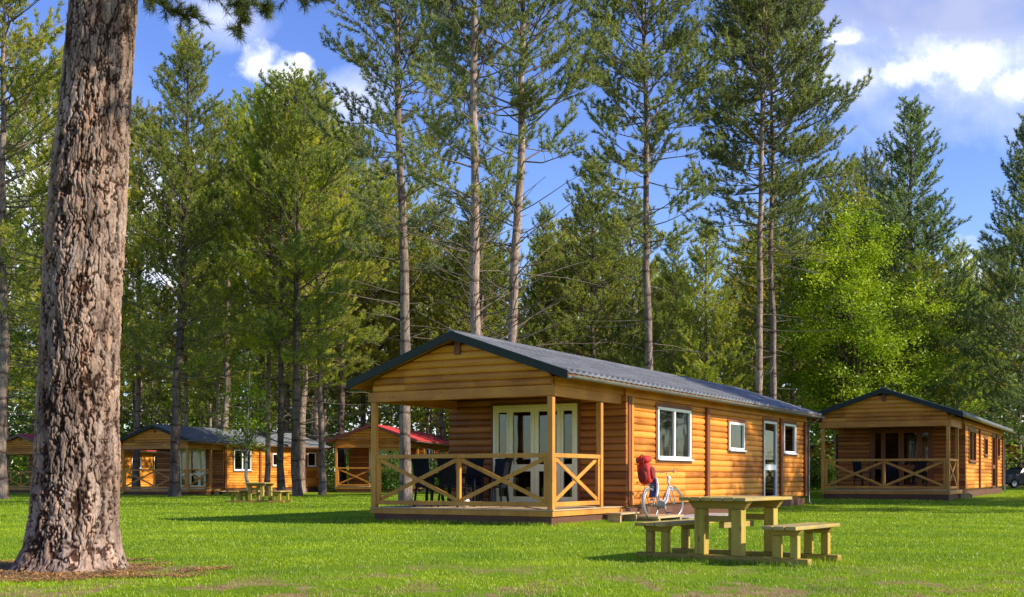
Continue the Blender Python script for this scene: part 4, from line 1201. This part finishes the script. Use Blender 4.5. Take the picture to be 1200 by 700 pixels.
p2 = copy_tree(pt); p2.location = (at(305, 43.5), 43.5, 0); p2.rotation_euler = (0, 0, R(-8)); p2['label'] = 'small far picnic table on the lawn in front of the left grey-roofed cabin'
#p3 = copy_tree(pt); p3.location = (at(228, 57), 57, 0); p3.rotation_euler = (0, 0, R(10)); p3['label'] = 'farthest picnic table, at the foot of the porch of the left grey-roofed cabin'

# ------------------------------------------------------------------ bicycle
def bicycle():
    # local: x along the bicycle (front at +x), z up, y to the left
    root = empty('bicycle')
    tag(root, 'white step-through bicycle leaning against the long wall of the nearest cabin', 'bicycle')
    Rw = .355
    def wheel(cx, rot):
        e = MB(); mt = Matrix.Translation((cx, 0, Rw)) @ Matrix.Rotation(rot, 4, 'Z'); e.M = mt
        ring = [(Rw * .955 * math.cos(t), 0, Rw * .955 * math.sin(t)) for t in np.linspace(0, 2 * math.pi, 40)[:-1]]
        e.tube(ring, .019, 8, True); ty = e.build('wheel', M['tyregrey'], root, True)
        e = MB(); e.M = mt; ring = [(Rw * .88 * math.cos(t), 0, Rw * .88 * math.sin(t)) for t in np.linspace(0, 2 * math.pi, 40)[:-1]]
        e.tube(ring, .012, 6, True); e.build('rim', M['chrome'], ty, True)
        e = MB(); e.M = mt
        for i in range(18):
            t = i / 18 * 2 * math.pi; e.tube([(.02 * math.cos(t + .5), .02 * (-1) ** i, .02 * math.sin(t + .5)), (Rw * .87 * math.cos(t), 0, Rw * .87 * math.sin(t))], .0014, 3)
        sp_ = e.build('spokes', M['black'], ty)
        e = MB(); e.M = mt; e.lathe([(.001, -.045), (.022, -.04), (.022, .04), (.001, .045)], n=10, axis='y'); e.build('hub', M['chrome'], ty)
    wheel(0, 0); wheel(1.08, R(-14))
    seatp = (.27, 0, .83); bb = (.45, 0, .29); head = (.90, 0, .90); headl = (.945, 0, .70)
    f = MB()
    f.tube([bb, (.30, 0, .72), seatp], .018, 8)
    f.tube([headl, (.78, 0, .42), (.62, 0, .32), bb], .026, 8)
    f.tube([(.935, 0, .76), (.74, 0, .50), (.60, 0, .40), (.385, 0, .45)], .017, 8)
    f.tube([headl, head], .024, 8)
    for sg in (-1, 1):
        f.tube([(0, sg * .055, Rw), (.2, sg * .04, .31), bb], .011, 6); f.tube([(0, sg * .055, Rw), (.31, sg * .02, .70)], .009, 6)
    fr = f.build('frame', M['silver'], root, True)
    f = MB()
    for sg in (-1, 1): f.tube([(.945, sg * .045, .72), (1.0, sg * .05, .6), (1.08, sg * .05, Rw)], .013, 6)
    f.tube([(.945, -.05, .72), (.945, .05, .72)], .02, 6); f.build('fork', M['silver'], root, True)
    f = MB(); f.tube([head, (.875, 0, 1.04)], .014, 8)
    f.tube([(.70, -.29, 1.05), (.80, -.27, 1.09), (.88, -.12, 1.07), (.88, .12, 1.07), (.80, .27, 1.09), (.70, .29, 1.05)], .012, 8)
    hb = f.build('handlebar', M['chrome'], root, True)
    for sg in (-1, 1):
        f = MB(); f.tube([(.70, sg * .29, 1.05), (.60, sg * .30, 1.035)], .019, 8); f.build('grip', M['brownleather'], hb, True)
    f = MB(); f.sphere((.96, 0, .93), .05, .045, .045, 6); f.build('headlamp', M['lamp'], root, True)
    f = MB(); f.sphere((.20, 0, .90), .13, .09, .035, 8); f.sphere((.31, 0, .895), .10, .035, .03, 8); f.tube([(.27, 0, .80), (.25, 0, .89)], .013, 6); f.build('saddle', M['bluecloth'], root, True)
    # dress guard and chain case
    f = MB(); f.sphere((.30, -.075, .32), .24, .02, .085, 8); f.build('chain_case', M['black'], root, True)
    f = MB(); f.tube([bb, (.45, -.12, .29)], .012, 6); f.tube([(.45, -.11, .29), (.52, -.11, .14)], .010, 6); f.tube([(.45, .11, .29), (.38, .11, .44)], .010, 6); f.tube([bb, (.45, .12, .29)], .012, 6); f.build('crank', M['chrome'], root, True)
    for (x_, y_, z_) in ((.52, -.16, .13), (.38, .16, .45)):
        f = MB(); f.box(x_ - .045, x_ + .045, y_ - .045, y_ + .045, z_ - .012, z_ + .012); f.build('pedal', M['black'], root)
    for cx, t0, t1, mt in ((0, R(20), R(215), 'silver'), (1.08, R(35), R(165), 'silver')):
        f = MB(); pts_ = [(cx + .395 * math.cos(t), 0, Rw + .395 * math.sin(t)) for t in np.linspace(t0, t1, 20)]
        vs = []
        for p_ in pts_:
            vs += [(p_[0], -.028, p_[2]), (p_[0], 0, p_[2] + .008), (p_[0], .028, p_[2])]
        f.add(vs, [(3 * i + j, 3 * i + j + 1, 3 * i + j + 4, 3 * i + j + 3) for i in range(19) for j in (0, 1)]); g_ = f.build('mudguard', M[mt], root, True)
        sm = g_.modifiers.new('thick', 'SOLIDIFY'); sm.thickness = .004
    f = MB()
    for sg in (-1, 1):
        f.tube([(.22, sg * .06, .77), (-.28, sg * .065, .77)], .007, 6); f.tube([(-.15, sg * .065, .77), (0, sg * .06, Rw)], .006, 6)
    for x_ in (-.28, -.15, 0, .12): f.tube([(x_, -.065, .77), (x_, .065, .77)], .006, 6)
    f.build('luggage_rack', M['black'], root)
    # blue and white seat shell behind the saddle
    f = MB(); n_ = 12; vs = []
    for i in range(n_ + 1):
        t = i / n_; x_ = .10 + .10 * math.sin(t * 2.6); z_ = .50 + .42 * t
        for y_ in (-.09, -.06, .06, .09): vs.append((x_ - (.03 if abs(y_) > .07 else 0), y_, z_))
    f.add(vs, [(4 * i + j, 4 * i + j + 1, 4 * i + j + 5, 4 * i + j + 4) for i in range(n_) for j in range(3)])
    g_ = f.build('coat_guard', M['bluecloth'], root, True); sm = g_.modifiers.new('thick', 'SOLIDIFY'); sm.thickness = .012
    f = MB(); f.tube([(.10 + .10 * math.sin(i / n_ * 2.6) + .01, -.095, .50 + .42 * i / n_) for i in range(n_ + 1)], .017, 6); f.build('guard_edge', M['white'], g_, True)
    return root
bk = bicycle()
th_b = math.atan2(.82, .57)          # heading on plan
bx, by = at(764.5, 25.6), 25.6
bk.matrix_world = Matrix.Translation((bx, by, .03)) @ Matrix.Rotation(th_b, 4, 'Z') @ Matrix.Rotation(R(-5), 4, 'X')

def backpack():
    root = empty('backpack')
    tag(root, 'bright red backpack with a lid pocket, standing on the rack of the white bicycle', 'backpack')
    def blobm(cx, cy, cz, rx, ry, rz_, p=3.0, n=16):
        m = MB(); vs = []; 
        for i in range(n + 1):
            ph = (-.5 + i / n) * math.pi
            for k in range(2 * n):
                t = math.pi * k / n
                c, s_ = math.cos(ph), math.sin(ph)
                f = lambda q: math.copysign(abs(q) ** (2 / p), q)
                vs.append((cx + rx * f(c) * f(math.cos(t)), cy + ry * f(c) * f(math.sin(t)), cz + rz_ * f(s_)))
        m.add(vs, [(i * 2 * n + k, i * 2 * n + (k + 1) % (2 * n), (i + 1) * 2 * n + (k + 1) % (2 * n), (i + 1) * 2 * n + k) for i in range(n) for k in range(2 * n)])
        return m
    blobm(0, 0, .26, .13, .165, .25).build('sack', M['red'], root, True)
    blobm(.0, 0, .56, .15, .175, .085, 2.6).build('lid', M['red'], root, True)
    blobm(.03, -.165, .25, .09, .05, .14, 2.6).build('side_pocket', M['darkred'], root, True)
    blobm(-.14, 0, .20, .05, .11, .13, 2.6).build('front_pocket', M['darkred'], root, True)
    for sg in (-.08, .08):
        b = MB(); b.tube([(-.155, sg, .60), (-.175, sg, .52), (-.165, sg, .40), (-.19, sg, .30)], .011, 5); b.build('strap', M['black'], root, True)
    b = MB(); b.tube([(-.05, -.06, .635), (-.05, 0, .68), (-.05, .06, .635)], .012, 6); b.build('handle', M['black'], root, True)
    return root
bp = backpack(); bp.matrix_world = bk.matrix_world @ Matrix.Translation((-.10, 0.02, .78)) @ Matrix.Rotation(R(-6), 4, 'Y')

# ------------------------------------------------------------------ porch furniture
def garden_chair(loc, rz, label, group='dark garden chairs on the porches'):
    root = empty('garden_chair', loc, rz); tag(root, label, 'chair', group)
    b = MB(); b.box(-.22, .22, -.22, .22, .41, .445); b.build('seat', M['navy'], root, bevel=.01)
    b = MB()
    for i in range(6): b.beam((-.175 + i * .07, .22, .50), (-.175 + i * .07, .32, 1.02), .062, .018, up=(0, 1, 0))
    b.beam((-.22, .215, .48), (.22, .215, .48), .03, .05); b.beam((-.22, .325, 1.04), (.22, .325, 1.04), .03, .06)
    b.build('backrest', M['navy'], root)
    for sx in (-1, 1):
        b = MB(); b.beam((sx * .225, -.22, .66), (sx * .225, .25, .66), .045, .03); b.beam((sx * .225, -.20, .44), (sx * .225, -.20, .65), .03, .03, up=(0, 1, 0)); b.build('armrest', M['navy'], root)
        for sy in (-1, 1):
            b = MB(); b.beam((sx * .20, sy * .20, .41), (sx * .235, sy * .235, 0), .035, .035, up=(0, 1, 0)); b.build('leg', M['navy'], root)
    return root
t = empty('garden_table', cab(-3.1, 1.55, DZ), -R(30)); tag(t, 'dark blue garden table in the middle of the nearest porch', 'table')
b = MB(); b.box(-.62, .62, -.42, .42, .70, .735); b.build('tabletop', M['navy'], t, bevel=.01)
b = MB(); b.box(-.55, .55, -.36, .36, .64, .698); b.build('apron', M['navy'], t)
for sx in (-1, 1):
    for sy in (-1, 1):
        b = MB(); b.beam((sx * .54, sy * .35, .64), (sx * .56, sy * .37, 0), .05, .05, up=(0, 1, 0)); b.build('leg', M['navy'], t)
for x_, y_, a, lab in ((-3.95, 1.5, 90, 'dark garden chair at the left end of the porch table on the nearest porch'), (-3.45, .78, 178, 'dark garden chair in front of the left half of the porch table'),
                       (-2.85, .80, 186, 'dark garden chair in front of the right half of the porch table'), (-3.4, 2.35, 5, 'dark garden chair behind the left half of the porch table'),
                       (-2.75, 2.38, -8, 'dark garden chair behind the right half of the porch table'), (-2.25, 1.6, -80, 'dark garden chair at the right end of the porch table, nearest the doors')):
    garden_chair(cab(x_, y_, DZ), -R(30) + R(a), lab)
root = empty('waste_bin', cab(-1.95, .95 + 1.9, DZ)); tag(root, 'black bin with a pale blue lid on the nearest porch beside the cream doors', 'bin')
root.location = cab(-3.55, 2.95, DZ)
b = MB(); b.lathe([(.001, 0), (.14, 0), (.17, .62), (.001, .62)], n=20); b.build('body', M['black'], root)
b = MB(); b.lathe([(.185, .62), (.185, .65), (.1, .69), (.001, .70)], n=20); b.build('lid', M['lid'], root, True)
b = MB(); b.sphere((0, 0, .11), .11, .11, .11, 10); o = b.build('ball', M['lilac'], None, True); o.location = cab(-2.25, .35, DZ); tag(o, 'small lilac ball lying on the nearest porch deck', 'ball')
RM2 = Matrix.Translation((15.9, 42, .15)) @ Matrix.Rotation(-R(28.5), 4, 'Z') @ Matrix.Scale(1.04, 4)
for x_, y_, a, lab in ((-3.2, 1.3, 150, 'dark garden chair at the left of the right-hand cabin porch'), (-2.2, 1.6, 20, 'dark garden chair in the middle of the right-hand cabin porch'), (-1.2, 1.4, 200, 'dark garden chair at the right of the right-hand cabin porch')):
    garden_chair(tuple(RM2 @ Vector((x_, y_, DZ))), -R(28.5) + R(a), lab)

# ------------------------------------------------------------------ parked car
def car(loc, rz):
    root = empty('parked_car', loc, rz); tag(root, 'dark blue parked car at the right edge behind the right-hand cabin', 'car')
    body = [(-2.1, .35), (-2.12, .62), (-2.05, .86), (-1.45, .93), (-.95, 1.0), (1.55, 1.0), (2.0, .92), (2.12, .7), (2.1, .35), (1.75, .28), (1.65, .5), (1.35, .66), (1.05, .5), (.95, .25), (-.95, .25), (-1.05, .5), (-1.35, .66), (-1.65, .5), (-1.75, .28)]
    b = MB(); b.prism(body, -.85, .85); b.build('body', M['carpaint'], root, bevel=.05)
    b = MB(); vs = []
    for (xa, xb, z, hw) in ((-1.0, 1.75, .99, .80), (-.35, 1.35, 1.42, .62)):
        vs += [(xa, -hw, z), (xb, -hw, z), (xb, hw, z), (xa, hw, z)]
    b.add(vs, [(0, 3, 2, 1), (4, 5, 6, 7), (0, 1, 5, 4), (1, 2, 6, 5), (2, 3, 7, 6), (3, 0, 4, 7)]); b.build('greenhouse', M['carglass'], root, bevel=.04)
    b = MB(); b.box(-.4, 1.4, -.64, .64, 1.41, 1.46); b.build('roof', M['carpaint'], root, bevel=.02)
    for x_ in (-1.35, 1.35):
        for s_ in (-1, 1):
            b = MB(); b.lathe([(.2, s_ * .66), (.31, s_ * .67), (.32, s_ * .76), (.31, s_ * .86), (.2, s_ * .865)], (x_, 0, .32), 20, 'y'); wv = b.build('wheel', M['rubber'], root, True)
            b = MB(); b.lathe([(.2, s_ * .70), (.2, s_ * .85), (.06, s_ * .83), (.001, s_ * .86)], (x_, 0, .32), 16, 'y'); b.build('rim', M['chrome'], wv)
    for s_ in (-1, 1):
        b = MB(); b.sphere((-2.06, s_ * .62, .72), .07, .16, .07, 6); b.build('headlight', M['lamp'], root, True)
        b = MB(); b.sphere((2.09, s_ * .68, .78), .05, .1, .1, 6); b.build('tail_light', M['red'], root, True)
car((at(1196, 82), 82, .15), R(20))
